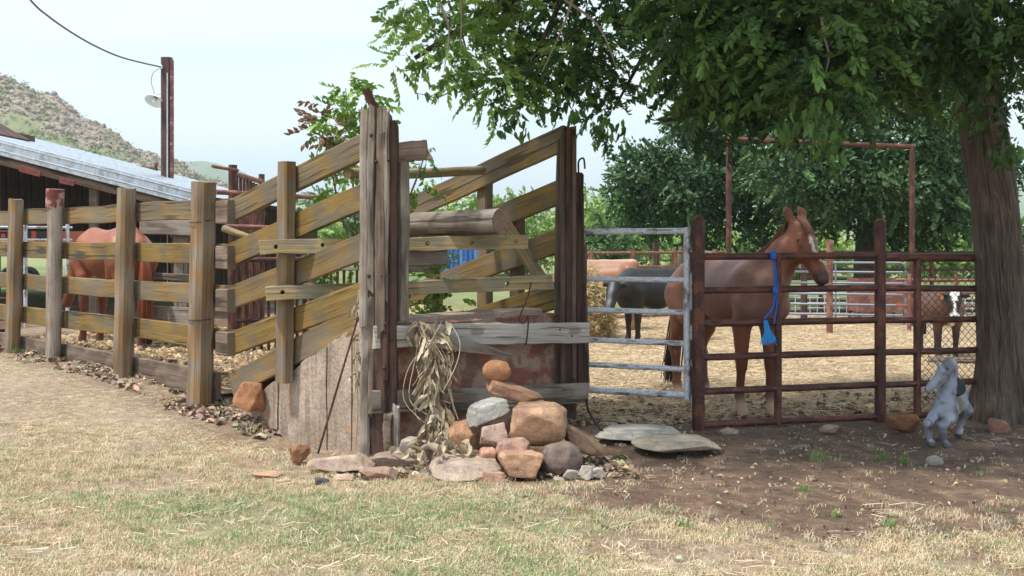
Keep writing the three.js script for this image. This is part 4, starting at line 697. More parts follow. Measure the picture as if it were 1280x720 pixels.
  // middle and right: dense hanging masses
  for (const [px, py, d, rp, n] of [[850, 60, 7.6, 34, 36], [872, 120, 7.9, 44, 56], [880, 40, 7.4, 60, 110], [900, 150, 8.2, 54, 84], [890, 190, 8.4, 34, 32], [930, 100, 7.6, 60, 110], [950, 170, 8.2, 52, 80], [990, 60, 7.2, 64, 120], [1000, 130, 7.3, 50, 84], [1020, 160, 7.2, 34, 44], [1045, 175, 7.2, 26, 24], [1050, 100, 7.4, 50, 84], [1080, 40, 7.5, 64, 110], [1095, 130, 8.2, 44, 58], [1140, 90, 8.2, 56, 90], [1150, 30, 7.8, 64, 110], [1190, 110, 8.6, 46, 60], [1220, 50, 8.0, 60, 100], [1255, 120, 8.4, 44, 60], [1270, 40, 8.0, 60, 90], [1262, 190, 8.8, 26, 20], [1290, 170, 8.6, 40, 40], [940, 10, 7.2, 60, 90], [1020, 0, 7.2, 60, 90], [875, -10, 7.6, 56, 70], [1180, 0, 8.0, 60, 90], [970, 205, 8.4, 24, 16], [1060, 30, 9.5, 90, 120], [950, 90, 9.8, 90, 130], [1130, 130, 10.2, 70, 90], [900, 110, 9.6, 50, 50], [1240, 90, 10.4, 80, 90], [860, 150, 8.3, 26, 18], [1010, 195, 8.6, 24, 18], [1110, 165, 9.0, 26, 22]]) C2(px, py - 26 - (py > 90 ? 30 : 0), d, rp * (py > 90 ? 0.85 : 1), n * (py > 90 ? 0.65 : 0.85), cols, 0.8);
  // the crown above the picture
  for (let i = 0; i < 46; i++) { const a = R() * 6.283, q = Math.sqrt(R()), x = 2.9 + Math.cos(a) * q * 4.1, z = -8.45 + Math.sin(a) * q * 2.0, y = 3.9 + R() * 3.6 * (1 - 0.5 * q); fillClump(list, R, V(x, y, z), V(0.95, 0.7, 0.75), 105, cols, 1, 0.3, 0.7); }
  const sp = [sprayGeo(1, 17, 0.36, 0.082, 0.042, 0.35), sprayGeo(2, 14, 0.30, 0.088, 0.046, 0.5), sprayGeo(3, 20, 0.42, 0.075, 0.04, 0.3)], mt = white(0.32);
  sp.forEach((g, k) => { const m = instanced('foliage', g, mt, list.filter((_, i) => i % 3 === k).map(([p, q, s, c]) => [p.clone().sub(tr.position), q, s, c]), tr); });
  // the nearest single leaves, hanging free at the ends of the shoots
  const lg = (() => { const P = []; leafInto(P, V(0, 0, 0), V(1, 0, 0), V(0, 0, 1), 0.092, 0.045, 0.25, 0.3); const g = new THREE.BufferGeometry(); g.setAttribute('position', new THREE.Float32BufferAttribute(P, 3)); g.computeVertexNormals(); return g; })();
  const lm = [leafMat(0x4e6e34, 0.25), leafMat(0x5c7e38, 0.25), leafMat(0x425e30, 0.25)];
  const spots = [[640, 150, 8.4, 22], [765, 160, 8.4, 20], [1010, 150, 7.0, 40], [1030, 175, 7.05, 26], [880, 120, 7.6, 40], [560, 90, 8.2, 36], [700, 120, 8.2, 36], [950, 120, 7.3, 40], [1200, 130, 8.2, 30], [1255, 190, 8.6, 18]];
  let made = 0; for (const [px, py, d, rp] of spots) for (let i = 0; i < 29; i++) { if (made++ > 288) break; const m = new THREE.Mesh(lg, lm[i % 3]); m.name = 'leaf'; m.position.copy(at(px + (R() - .5) * 2 * rp, py + (R() - .5) * 1.6 * rp, d + (R() - .5) * 0.4)).sub(tr.position); m.quaternion.copy(qFrom(V(R() - .5, -0.5 - R() * 0.6, R() - .5).normalize(), R() * 6)); m.scale.setScalar(0.8 + R() * 0.4); add(m, tr); }
}
console.log('shade tree');
// generic tree or bush farther off
// a rounded tuft of small leaves turned every way
function tuftGeo(seed, n, r, leafL, leafW) {
  const R = rng(seed), P = [];
  for (let i = 0; i < n; i++) { const v = V(R() * 2 - 1, R() * 2 - 1, R() * 2 - 1).normalize(), p = v.clone().multiplyScalar(r * Math.sqrt(R())), d = V(v.x + R() - .5, v.y * 0.6 - 0.35 + R() * 0.4, v.z + R() - .5).normalize(), sd = d.clone().cross(V(R() - .5, 1, R() - .5)).normalize(); leafInto(P, p, d, sd, leafL * (0.7 + R() * 0.5), leafW * (0.7 + R() * 0.5), 0.2, 0.2); }
  const g = new THREE.BufferGeometry(); g.setAttribute('position', new THREE.Float32BufferAttribute(P, 3)); g.computeVertexNormals(); return g;
}
const farSpray = [tuftGeo(11, 30, 0.3, 0.13, 0.085), sprayGeo(12, 20, 0.46, 0.13, 0.08, 0.45, false), tuftGeo(13, 14, 0.42, 0.14, 0.09)], farMat = white(0.2);
const bushSpray = [sprayGeo(21, 14, 1.0, 0.26, 0.16, 0.15, false), sprayGeo(22, 12, 0.9, 0.3, 0.17, 0.25, false)];
function farTree(name, label, cat, group, x, d, trunk, clumps, cols, sprays, hang, sc = 1, seed = 1) {
  const b = G(x, d), t = thing(name, label, cat, b, group), R = rng(seed * 97 + 11);
  for (const [p, r0, r1] of trunk) part(p[0].y < b.y + 0.2 ? 'trunk' : 'limb', limb(p, r0, r1, 14, 10), M.bark, t);
  const list = []; for (const [c, r, n] of clumps) fillClump(list, R, c, V(r.x * (0.8 + R() * 0.3), r.y * (0.75 + R() * 0.3), r.z), n * 0.9, cols, sc, hang, 0.6);
  sprays.forEach((g, k) => instanced('foliage', g, farMat, list.filter((_, i) => i % sprays.length === k).map(([p, q, s, cc]) => [p.clone().sub(b), q, s, cc]), t));
  return t;
}
{
  const cols = [lin([84, 116, 72]), lin([72, 102, 64]), lin([98, 130, 82]), lin([62, 90, 58])];
  const R = rng(7);
  const cl = (spec) => spec.map(([px, py, d, rp, n]) => { const s = d / FOC * rp; return [at(px, py, d), V(s, s * 0.85, s * 0.9), n]; });
  // the one whose trunk stands behind the silver panel
  farTree('corral_tree', 'spreading green tree with dark trunk behind the silver panel', 'tree', 'trees behind the corral', 8.0, 24.5,
    [[[V(7.95, -0.1, -24.5), V(7.95, 1.2, -24.5), V(8.0, 2.6, -24.4)], 0.36, 0.26], [[V(8, 2.4, -24.4), V(6.6, 3.6, -24), V(5, 4.6, -23.6)], 0.2, 0.06], [[V(8, 2.4, -24.4), V(9.3, 3.6, -24.2), V(10.4, 4.4, -24)], 0.2, 0.06], [[V(8, 2.5, -24.4), V(8.2, 4.6, -24.6), V(8.1, 6.5, -24.4)], 0.22, 0.08]],
    cl([[1000, 210, 22.5, 60, 240], [1060, 230, 22.3, 56, 230], [1110, 230, 22.5, 54, 220], [1165, 240, 23, 56, 230], [1200, 270, 23.2, 34, 90], [1020, 260, 23.5, 44, 140], [1090, 268, 24, 44, 120], [1150, 285, 23.8, 34, 80], [1040, 160, 23, 80, 320], [1130, 170, 23.2, 80, 320], [1190, 190, 24, 60, 200], [980, 130, 24, 70, 220], [1080, 110, 24.5, 90, 300], [1180, 110, 25, 80, 240], [1230, 220, 25, 50, 140], [1030, 60, 25, 80, 200], [1130, 50, 25, 80, 200]]), cols, farSpray, 0.45, 0.8, 3);
  farTree('corral_tree', 'dark green tree behind the gate, its left edge against the sky', 'tree', 'trees behind the corral', 4.75, 29,
    [[[V(4.7, -0.1, -29), V(4.7, 1.4, -29), V(4.8, 2.6, -29)], 0.28, 0.2], [[V(4.8, 2.5, -29), V(5.8, 3.8, -28.6), V(7, 4.6, -28.4)], 0.16, 0.06], [[V(4.8, 2.5, -29), V(4, 3.6, -28.8), V(3.4, 4.2, -28.6)], 0.14, 0.05]],
    cl([[800, 215, 27, 34, 120], [785, 240, 27.4, 26, 60], [835, 200, 27, 28, 80], [850, 240, 27, 50, 240], [820, 270, 27.5, 36, 110], [880, 280, 28, 40, 130], [900, 220, 27, 56, 260], [890, 150, 27.5, 50, 200], [950, 250, 28, 46, 180], [862, 150, 27.5, 30, 80], [885, 100, 28, 40, 110], [930, 190, 28, 50, 200], [960, 290, 28.5, 30, 60], [780, 270, 28, 22, 36]]), cols, farSpray, 0.45, 0.85, 4);
  const lt = [lin([150, 176, 96]), lin([136, 164, 86]), lin([168, 188, 112]), lin([122, 150, 84])], dk = [lin([96, 124, 78]), lin([84, 112, 70]), lin([112, 138, 88])];
  const bush = (label, px, py, d, wpx, hpx, n, c, seed, group) => { const s = d / FOC, x = (px - 640) * s, H = EYE - (py - 300) * s; const top = H, h = hpx * s; farTree('shrub', label, 'shrub', group, x, d, [[[V(x, -0.1, -d), V(x + 0.2, h * 0.4, -d), V(x + 0.1, h * 0.8, -d)], 0.1, 0.03]], [[V(x, top - h * 0.5, -d), V(wpx * s / 2, h * 0.5, wpx * s / 2.4), n], [V(x - wpx * s * 0.25, top - h * 0.62, -d + 0.6), V(wpx * s / 3.4, h * 0.36, wpx * s / 4), n / 2], [V(x + wpx * s * 0.27, top - h * 0.66, -d + 0.4), V(wpx * s / 3.4, h * 0.34, wpx * s / 4), n / 2]], c, bushSpray, 0.05, 0.75, seed); };
  const g1 = 'shrubs in the pasture behind the corral';
  bush('yellow green bushy thicket seen through the chute boards', 560, 246, 46, 110, 80, 260, lt, 21, g1);
  bush('light green thicket seen between log and far dock post', 640, 250, 48, 90, 76, 240, lt, 22, g1);
  bush('tall light green willowy shrub right of the far dock post', 738, 243, 50, 70, 84, 300, lt, 23, g1);
  bush('darker olive shrub under the left edge of the dark tree', 776, 252, 56, 56, 70, 200, dk, 24, g1);
  bush('low yellowish shrub behind the top rail of the white gate', 752, 278, 40, 60, 40, 150, lt, 25, g1);
  bush('small dark round shrub standing in the pasture behind the gate', 756, 292, 36, 24, 30, 90, dk, 26, g1);
  bush('pale green brush behind the roan horse neck', 905, 292, 44, 110, 44, 220, lt, 27, g1);
  bush('pale brush behind the horse head', 1000, 290, 46, 100, 44, 200, lt, 28, g1);
  bush('green brush seen right of the dark corral trunk', 1150, 286, 42, 120, 50, 220, lt, 29, g1);
  bush('green brush beside the big tree trunk', 1260, 270, 44, 110, 66, 220, dk, 30, g1);
  bush('dark cedar like bush on the slope behind the near chute boards', 415, 238, 120, 60, 22, 150, dk, 31, g1);
  bush('round dark green bush behind the rusty bar panel', 336, 262, 70, 26, 26, 90, dk, 32, g1);
  bush('green brush between barn roof and rusty bar panel', 262, 236, 80, 60, 40, 200, dk, 33, g1);
  bush('low green growth in the pasture beyond the bar panel', 370, 274, 55, 90, 20, 160, lt, 34, g1);
  bush('green brush seen under the barn roof', 20, 262, 44, 60, 30, 140, lt, 35, g1);
  bush('leafy brush behind the pen, seen between boards', 230, 268, 34, 60, 28, 120, dk, 36, g1);
  bush('bushy growth behind the sloping boards beside the dock post', 470, 262, 60, 100, 50, 200, dk, 37, g1);
  bush('grey green brush along the far pasture edge', 850, 288, 60, 120, 36, 200, lt, 38, g1);
  // scrub on the hill: too many and too small to tell apart
  const list = []; for (let i = 0; i < 2600; i++) { const d = 105 + R() * 150, x = -d * (0.15 + R() * 0.38), y = hillY(x, d), n = fbm2(x * 0.05 + 7, d * 0.05 + 7, 233, 4); if (y < 1 || n + 0.16 * sst(14, 4, y) < 0.40 + R() * 0.16) continue; const r = 0.25 + Math.pow(R(), 4) * 1.2; fillClump(list, R, V(x, y + r * 0.4, -d), V(r, r * 0.8, r), 12, dk, 0.5, 0.0, 0.7); }
  tag(instanced('hill_scrub', bushSpray[0], farMat, list), 'green scrub and small cedars dotted over the rocky hill', 'scrub', null, 'stuff');
}
// the sapling that has grown up inside the chute
{
  const b = FL(0.75, 0.9, 0.5), t = thing('sapling', 'young leafy sapling growing up through the chute beside the dock post', 'sapling', b), R = rng(17);
  const A = b.clone(), st = [[A, at(448, 300, 9.3), at(440, 200, 9.2), at(432, 110, 9.1)], [A, at(430, 280, 9.3), at(412, 200, 9.2), at(398, 150, 9.2)], [A, at(500, 290, 9.2), at(522, 220, 9.0), at(534, 186, 8.9)], [A, at(470, 330, 9.2), at(425, 275, 9.0), at(385, 255, 8.95)]];
  for (const p of st) part('stem', limb(p, 0.014, 0.004, 18, 6), M.twig, t);
  const lg = [lin([128, 164, 70]), lin([108, 146, 62]), lin([146, 176, 84])], br = [lin([166, 130, 104]), lin([142, 112, 88])];
  const list = [], Q = (px, py, d, rp, n, c) => { const s = d / FOC * rp; fillClump(list, R, at(px, py, d), V(s, s, s), n, c, 0.62, 0.2, 0.9); };
  Q(440, 130, 9.1, 26, 30, lg); Q(430, 160, 9.1, 26, 26, lg); Q(446, 180, 9.1, 24, 24, lg); Q(432, 108, 9.1, 10, 6, lg); Q(455, 150, 9.15, 20, 18, lg);
  Q(402, 158, 9.2, 17, 15, br); Q(412, 140, 9.2, 14, 8, br); Q(420, 185, 9.2, 14, 10, br); Q(430, 205, 9.15, 20, 14, lg);
  Q(528, 195, 8.95, 12, 9, lg); Q(520, 228, 9.0, 14, 9, lg); Q(430, 236, 9.0, 18, 12, lg); Q(385, 250, 8.95, 16, 9, lg); Q(420, 280, 9.1, 26, 18, lg); Q(440, 330, 9.2, 26, 22, lg); Q(450, 380, 9.2, 20, 16, lg);
  Q(530, 345, 9.2, 28, 22, lg); Q(520, 380, 9.1, 24, 24, lg); Q(560, 385, 9.1, 24, 14, lg); Q(545, 320, 9.3, 18, 8, lg); Q(470, 300, 9.3, 24, 14, lg);
  const sp = [sprayGeo(31, 8, 0.26, 0.095, 0.055, 0.2), sprayGeo(32, 7, 0.22, 0.1, 0.06, 0.3)], mt = white(0.3);
  sp.forEach((g, k) => instanced('foliage', g, mt, list.filter((_, i) => i % 2 === k).map(([p, q, s, c]) => [p.clone().sub(b), q, s, c]), t));
}
// weeds on the bare soil
{
  const R = rng(19), gm = new THREE.MeshStandardMaterial({ color: 0x6f8f4a, roughness: 0.8, side: THREE.DoubleSide });
  const spots = [[1020, 578, 'leafy green weed in front of the rusty fence', 0.11], [1103, 575, 'low green weed beside the grey stone', 0.08], [1130, 580, 'small grassy weed in front of the toy horse', 0.07], [1005, 613, 'tiny green weed on the bare soil', 0.05], [1115, 660, 'spreading green weed at the edge of the shade', 0.06], [1047, 648, 'small weed at the edge of the shade', 0.05], [888, 645, 'dry leaning weed tuft on the dirt', 0.06], [850, 660, 'low tangled weed on the dirt by the straw', 0.06], [1170, 690, 'upright thin weed in the dry grass', 0.09], [1240, 660, 'thin weed beside the dry grass patch', 0.08], [725, 630, 'dry tuft near the rubble lumps', 0.05], [20, 436, 'small weed at the foot of the leaning fence post', 0.12], [285, 520, 'dry pale grass tuft beside the orange rock', 0.1], [310, 540, 'dry seed grass tuft in front of the concrete wall', 0.12]];
  spots.forEach(([px, py, label, s], i) => { const d = Math.min(12.6, EYE * FOC / (py - 300)), x = (px - 640) * d / FOC; const w = thing('weed', label, 'weed', G(x, d), 'weeds in the yard'); const dry = /dry/.test(label); mesh('blades', bladeTuft(700 + i, 46, s, 0.9, s * 0.8, 0.0045), dry ? dryLeafM[2] : gm, w); });
}
console.log('plants');

// ------------------------------------------------------------------ bodies: tapered capsules joined smoothly and meshed with surface nets
function bodyGeo(caps, cell, colorFn, k0 = 0.05) {
  let lo = [9e9, 9e9, 9e9], hi2 = [-9e9, -9e9, -9e9];
  const cs = caps.map(([a, ra, b, rb, k]) => { for (const [p, r] of [[a, ra], [b, rb]]) { const q = [p.x, p.y, p.z]; for (let i = 0; i < 3; i++) { lo[i] = Math.min(lo[i], q[i] - r); hi2[i] = Math.max(hi2[i], q[i] + r); } } const d = b.clone().sub(a); return { ax: a.x, ay: a.y, az: a.z, dx: d.x, dy: d.y, dz: d.z, il: 1 / Math.max(1e-9, d.lengthSq()), ra, dr: rb - ra, k: k ?? k0 }; });
  lo = lo.map(v => v - 0.06 - cell); const N = hi2.map((v, i) => Math.ceil((v + 0.06 + cell - lo[i]) / cell) + 1), [nx, ny, nz] = N;
  const F = new Float32Array(nx * ny * nz);
  for (let z = 0; z < nz; z++) for (let y = 0; y < ny; y++) for (let x = 0; x < nx; x++) {
    const px = lo[0] + x * cell, py = lo[1] + y * cell, pz = lo[2] + z * cell; let s = 9;
    for (const c of cs) { const ex = px - c.ax, ey = py - c.ay, ez = pz - c.az; let t = (ex * c.dx + ey * c.dy + ez * c.dz) * c.il; t = t < 0 ? 0 : t > 1 ? 1 : t; const fx = ex - c.dx * t, fy = ey - c.dy * t, fz = ez - c.dz * t; const q = fx * fx + fy * fy + fz * fz, rr = c.ra + c.dr * t; if (q > (s + rr + c.k) * (s + rr + c.k) && s < 8) continue; const d = Math.sqrt(q) - rr, k = c.k; const h = k - Math.abs(s - d); s = Math.min(s, d); if (h > 0) s -= h * h / (4 * k); }
    F[(z * ny + y) * nx + x] = s;
  }
  const id = new Int32Array(nx * ny * nz).fill(-1), P = [], I = [];
  const cor = [0, 1, nx, nx + 1, nx * ny, nx * ny + 1, nx * ny + nx, nx * ny + nx + 1], ed = [[0, 1], [2, 3], [4, 5], [6, 7], [0, 2], [1, 3], [4, 6], [5, 7], [0, 4], [1, 5], [2, 6], [3, 7]];
  for (let z = 0; z < nz - 1; z++) for (let y = 0; y < ny - 1; y++) for (let x = 0; x < nx - 1; x++) {
    const b = (z * ny + y) * nx + x; let m = 0; for (let i = 0; i < 8; i++) if (F[b + cor[i]] < 0) m |= 1 << i; if (m === 0 || m === 255) continue;
    let sx = 0, sy = 0, sz = 0, n = 0; for (const [p, q] of ed) { const u = F[b + cor[p]], v = F[b + cor[q]]; if ((u < 0) === (v < 0)) continue; const t = u / (u - v); sx += lerp(p & 1, q & 1, t); sy += lerp(p >> 1 & 1, q >> 1 & 1, t); sz += lerp(p >> 2, q >> 2, t); n++; }
    id[b] = P.length / 3; P.push(lo[0] + (x + sx / n) * cell, lo[1] + (y + sy / n) * cell, lo[2] + (z + sz / n) * cell);
  }
  const quad = (a, b, c, d, f) => { if (a < 0 || b < 0 || c < 0 || d < 0) return; if (f) I.push(a, b, c, a, c, d); else I.push(a, c, b, a, d, c); };
  for (let z = 1; z < nz - 1; z++) for (let y = 1; y < ny - 1; y++) for (let x = 1; x < nx - 1; x++) {
    const b = (z * ny + y) * nx + x, v = F[b] < 0;
    if (v !== F[b + 1] < 0) quad(id[b - nx - nx * ny], id[b - nx * ny], id[b], id[b - nx], v);
    if (v !== F[b + nx] < 0) quad(id[b - 1 - nx * ny], id[b - nx * ny], id[b], id[b - 1], !v);
    if (v !== F[b + nx * ny] < 0) quad(id[b - 1 - nx], id[b - nx], id[b], id[b - 1], v);
  }
  const K = []; const p = V(0, 0, 0); for (let i = 0; i < P.length; i += 3) { p.set(P[i], P[i + 1], P[i + 2]); K.push(...colorFn(p)); }
  const g = new THREE.BufferGeometry(); g.setAttribute('position', new THREE.Float32BufferAttribute(P, 3)); g.setAttribute('color', new THREE.Float32BufferAttribute(K, 3)); g.setIndex(I); g.computeVertexNormals(); return g;
}
const furM = new THREE.MeshPhysicalMaterial({ vertexColors: true, roughness: 0.5, sheen: 0.04, sheenRoughness: 0.5, sheenColor: new THREE.Color(0.5, 0.4, 0.35) });
const eyeM = plain(0x120c0a, 0.15);
const nz3 = (p, f, s) => fbm3(p.x * f + 9, p.y * f + 9, p.z * f + 9, s, 3);
// horse: forward (fx, fz) is its heading; poll and nose give the head
function makeHorse(name, label, o) {
  const { x, d, fx, fz, s = 1 } = o, base = G(x, d), t = thing(name, label, 'horse', base, o.group);
  const L = (a, y, b) => V((a * fx - b * fz) * s, y * s, (a * fz + b * fx) * s);           // ahead, up, to its right
  const S = [-1, 1], c = [], K = (a, ra, b, rb, k) => c.push([a, ra * s, b, rb * s, k]);
  const inv = p => { const q = V(p.x, p.y, p.z).multiplyScalar(1 / s); return [q.x * fx + q.z * fz, q.y, -q.x * fz + q.z * fx]; };
  // trunk
  K(L(0.40, 1.13, 0), 0.235, L(0.02, 1.07, 0), 0.265); K(L(0.02, 1.07, 0), 0.265, L(-0.38, 1.14, 0), 0.235); K(L(0.42, 1.32, 0), 0.115, L(0.05, 1.24, 0), 0.15); K(L(0.05, 1.24, 0), 0.15, L(-0.42, 1.31, 0), 0.15); K(L(-0.42, 1.31, 0), 0.15, L(-0.66, 1.2, 0), 0.13);
  K(L(0.56, 1.12, 0), 0.17, L(0.52, 0.98, 0), 0.15);
  for (const b of S) {
    K(L(-0.44, 1.2, b * 0.11), 0.17, L(-0.60, 1.05, b * 0.12), 0.17); K(L(-0.5, 1.1, b * 0.13), 0.18, L(-0.42, 0.86, b * 0.15), 0.11);
    const st = o.step ? o.step[b < 0 ? 2 : 3] : 0;
    K(L(-0.56, 0.98, b * 0.13), 0.15, L(-0.60 + st * .3, 0.72, b * 0.14), 0.085); K(L(-0.60 + st * .3, 0.74, b * 0.14), 0.085, L(-0.70 + st * .6, 0.54, b * 0.135), 0.055, 0.03); K(L(-0.70 + st * .6, 0.54, b * 0.135), 0.053, L(-0.66 + st * .9, 0.46, b * 0.135), 0.045, 0.02); K(L(-0.67 + st * .7, 0.48, b * 0.135), 0.043, L(-0.645 + st, 0.2, b * 0.13), 0.036, 0.02); K(L(-0.645 + st, 0.2, b * 0.13), 0.047, L(-0.60 + st, 0.10, b * 0.13), 0.04, 0.02); K(L(-0.60 + st, 0.085, b * 0.13), 0.046, L(-0.575 + st, 0.035, b * 0.13), 0.056, 0.015);
    const sf = o.step ? o.step[b < 0 ? 0 : 1] : 0;
    K(L(0.42, 1.22, b * 0.1), 0.13, L(0.54, 0.98, b * 0.13), 0.12); K(L(0.5, 1.0, b * 0.13), 0.13, L(0.42, 0.84, b * 0.14), 0.085); K(L(0.42, 0.84, b * 0.14), 0.085, L(0.44 + sf * .5, 0.53, b * 0.135), 0.052, 0.03); K(L(0.44 + sf * .5, 0.54, b * 0.135), 0.057, L(0.44 + sf * .5, 0.46, b * 0.135), 0.05, 0.02); K(L(0.44 + sf * .5, 0.47, b * 0.135), 0.041, L(0.43 + sf, 0.2, b * 0.13), 0.035, 0.02); K(L(0.43 + sf, 0.2, b * 0.13), 0.045, L(0.465 + sf, 0.11, b * 0.13), 0.04, 0.02); K(L(0.465 + sf, 0.09, b * 0.13), 0.046, L(0.49 + sf, 0.035, b * 0.13), 0.056, 0.015);
  }
  // neck and head
  const poll = o.poll, nose = o.nose, hd = nose.clone().sub(poll).normalize(), flat = V(hd.x, 0, hd.z).normalize();
  const side = V(-flat.z, 0, flat.x), dn = side.clone().cross(hd).normalize(); if (dn.dot(flat) > 0) dn.negate();         // side: to its right; dn: towards the throat
  const H = (l, u, b) => poll.clone().addScaledVector(hd, l * s).addScaledVector(dn, -u * s).addScaledVector(side, b * s);
  const n0 = L(0.44, 1.24, 0), n1 = L(0.53, 1.06, 0), mid = n0.clone().lerp(poll, 0.55).add(V(0, -0.02, 0)).addScaledVector(L(1, 0, 0), 0.03 * s), thr = H(0.16, -0.13, 0);
  K(n0, 0.15, mid, 0.105, 0.08); K(mid, 0.105, poll.clone().addScaledVector(hd, 0.02), 0.078, 0.06); K(n1, 0.17, mid.clone().lerp(thr, 0.45).addScaledVector(dn, 0.02), 0.11, 0.1); K(mid.clone().lerp(thr, 0.3), 0.11, thr, 0.08, 0.06);
  K(H(0.0, -0.01, 0), 0.085, H(0.18, -0.015, 0), 0.082, 0.04); K(H(0.17, -0.01, 0), 0.08, H(0.44, -0.01, 0), 0.052, 0.04); K(H(0.43, -0.015, 0), 0.053, H(0.53, -0.03, 0), 0.052, 0.04);
  for (const b of S) { K(H(0.16, -0.10, b * 0.035), 0.072, H(0.22, -0.085, b * 0.03), 0.068, 0.04); K(H(0.14, 0.03, b * 0.065), 0.026, H(0.19, 0.02, b * 0.066), 0.024, 0.03); K(H(0.50, 0.01, b * 0.03), 0.026, H(0.54, -0.02, b * 0.03), 0.03, 0.02); K(H(-0.05, 0.02, b * 0.058), 0.036, H(-0.14, 0.04, b * 0.078), 0.036, 0.02); K(H(-0.14, 0.04, b * 0.078), 0.036, H(-0.215, 0.04, b * 0.07), 0.008, 0.015); }
  K(H(0.22, -0.08, 0), 0.055, H(0.46, -0.06, 0), 0.036, 0.05); K(H(0.47, -0.075, 0), 0.03, H(0.53, -0.07, 0), 0.028, 0.02);
  const col = p => { const [a, y, b] = inv(p); const q = p.clone().sub(poll), hl = q.dot(hd) / s, hu = -q.dot(dn) / s, hb = q.dot(side) / s; return o.color(a, y, b, hl, hu, hb, p).map(v => v * (0.86 + 0.28 * nz3(p, 30, 5)) * (0.92 + 0.16 * nz3(p, 6, 6))); };
  mesh('body', bodyGeo(c, o.cell || 0.018, col), furM, t);
  for (const b of S) mesh('eye', new THREE.SphereGeometry(0.017 * s, 10, 8).translate(...H(0.155, 0.02, b * 0.083).toArray()), eyeM, t);
  const R = rng(o.seed || 5), hair = new THREE.MeshStandardMaterial({ color: o.mane, roughness: 0.6 });
  const mg = []; for (let i = 0; i < 240; i++) { const f = R(), p = f < 0.55 ? n0.clone().lerp(mid, f / 0.55) : mid.clone().lerp(poll, (f - 0.55) / 0.45); const r = (f < 0.55 ? lerp(0.15, 0.105, f / 0.55) : lerp(0.105, 0.085, (f - 0.55) / 0.45)) * s; const nd = poll.clone().sub(n0).normalize(), cr = p.clone().addScaledVector(V(0, 1, 0).addScaledVector(nd, -nd.y).normalize(), r * 1.02); const sd = (R() < 0.75 ? o.maneSide || 1 : -(o.maneSide || 1)), w = side.clone().multiplyScalar(sd); mg.push(tube([cr, cr.clone().addScaledVector(w, 0.035 * s).add(V(0, 0.012, 0)), cr.clone().addScaledVector(w, (0.07 + R() * .02) * s).add(V((R() - .5) * .03, (-0.06 - R() * 0.09) * s, 0))], 0.007 * s, { seg: 5, sides: 4, taper: 0.4, open: true })); }
  for (let i = 0; i < 26; i++) { const b = (R() - .5) * 0.07; mg.push(tube([H(-0.07, 0.075, b), H(0.02, 0.095, b * 1.2), H(0.12 + R() * 0.05, 0.085, b * 1.5)], 0.006 * s, { seg: 5, sides: 4, taper: 0.4, open: true })); }
  mesh('mane', mergeGeometries(mg), hair, t);
  const tg = [], T0 = L(-0.74, 1.2, 0); for (let i = 0; i < 150; i++) { const a = (R() - .5), b = (R() - .5), l = 0.75 + R() * 0.3; tg.push(tube([T0.clone(), T0.clone().add(L(-0.08 + b * .03, -0.06, a * 0.05)), T0.clone().add(L(-0.13 + b * .09, -0.35, a * 0.12)), T0.clone().add(L(-0.12 + (o.tailOut || 0) + b * .14, -l, a * 0.15 + (o.tailSide || 0)))], 0.009 * s, { seg: 8, sides: 4, taper: 0.35, open: true })); }
  mesh('tail', mergeGeometries(tg), new THREE.MeshStandardMaterial({ color: o.tail || o.mane, roughness: 0.6 }), t);
  return t;
}
{ // red roan horse standing behind the rusty fence
  const x = 1.97, d = 10.0, n = Math.hypot(0.38, 0.92), by = gh(x, d);
  const roan = lin([142, 100, 87]), red = lin([138, 82, 58]), dark = lin([104, 62, 46]), pale = lin([206, 172, 142]);
  makeHorse('horse', 'red roan horse with white blaze looking over the rusty fence', {
    x, d, fx: 0.38 / n, fz: 0.92 / n, s: 1.0, cell: 0.016, mane: 0x6e4030, tail: 0x3c241c, maneSide: 1, seed: 3, step: [0.02, -0.06, 0.04, -0.04], tailSide: 0.06, tailOut: -0.05,
    poll: V(2.475 - x, 1.655 - by, 0.52), nose: V(2.60 - x, 1.26 - by, 0.80),
    color: (a, y, b, hl, hu, hb, p) => {
      const head = hl > 0.0 && hl < 0.65 && Math.hypot(hu, hb) < 0.2 ? 1 : 0;
      let c = roan; c = mix3(c, red, sst(0.95, 0.72, y)); c = mix3(c, red, Math.max(0.9 * sst(0.5, 0.18, Math.hypot(hl, hu, hb)) * sst(1.15, 1.35, y), sst(-0.02, 0.12, hl) * sst(1.1, 1.25, y) * sst(0.4, 0.2, Math.hypot(hu, hb))));
      c = mix3(c, dark, sst(0.62, 0.5, y) * 0.8); c = mix3(c, pale, sst(0.21, 0.13, y) * 0.85); if (y < 0.055) c = lin([130, 108, 92]);
      if (head > 0.5) { if (hl > 0.03 && hl < 0.40 && hu > 0.02 && Math.abs(hb + 0.01 * Math.sin(hl * 20)) < 0.017 + (hl < 0.09 ? 0.008 : 0)) c = lin([232, 222, 212]); c = mix3(c, lin([70, 52, 48]), sst(0.45, 0.52, hl)); }
      return c;
    } });
  // sorrel horse inside the pen, head low
  const x2 = (138 - 640) * 13.6 / FOC, d2 = 13.6, b2 = gh(x2, d2), f = [-0.72, -0.694];
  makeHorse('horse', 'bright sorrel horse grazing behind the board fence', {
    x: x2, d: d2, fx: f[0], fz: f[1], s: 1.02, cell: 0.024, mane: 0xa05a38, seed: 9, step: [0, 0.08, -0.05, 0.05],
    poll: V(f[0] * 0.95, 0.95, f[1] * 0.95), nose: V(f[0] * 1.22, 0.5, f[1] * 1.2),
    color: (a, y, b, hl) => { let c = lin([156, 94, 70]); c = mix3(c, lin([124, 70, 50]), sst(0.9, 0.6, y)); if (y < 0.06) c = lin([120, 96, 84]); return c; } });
}
console.log('horses');
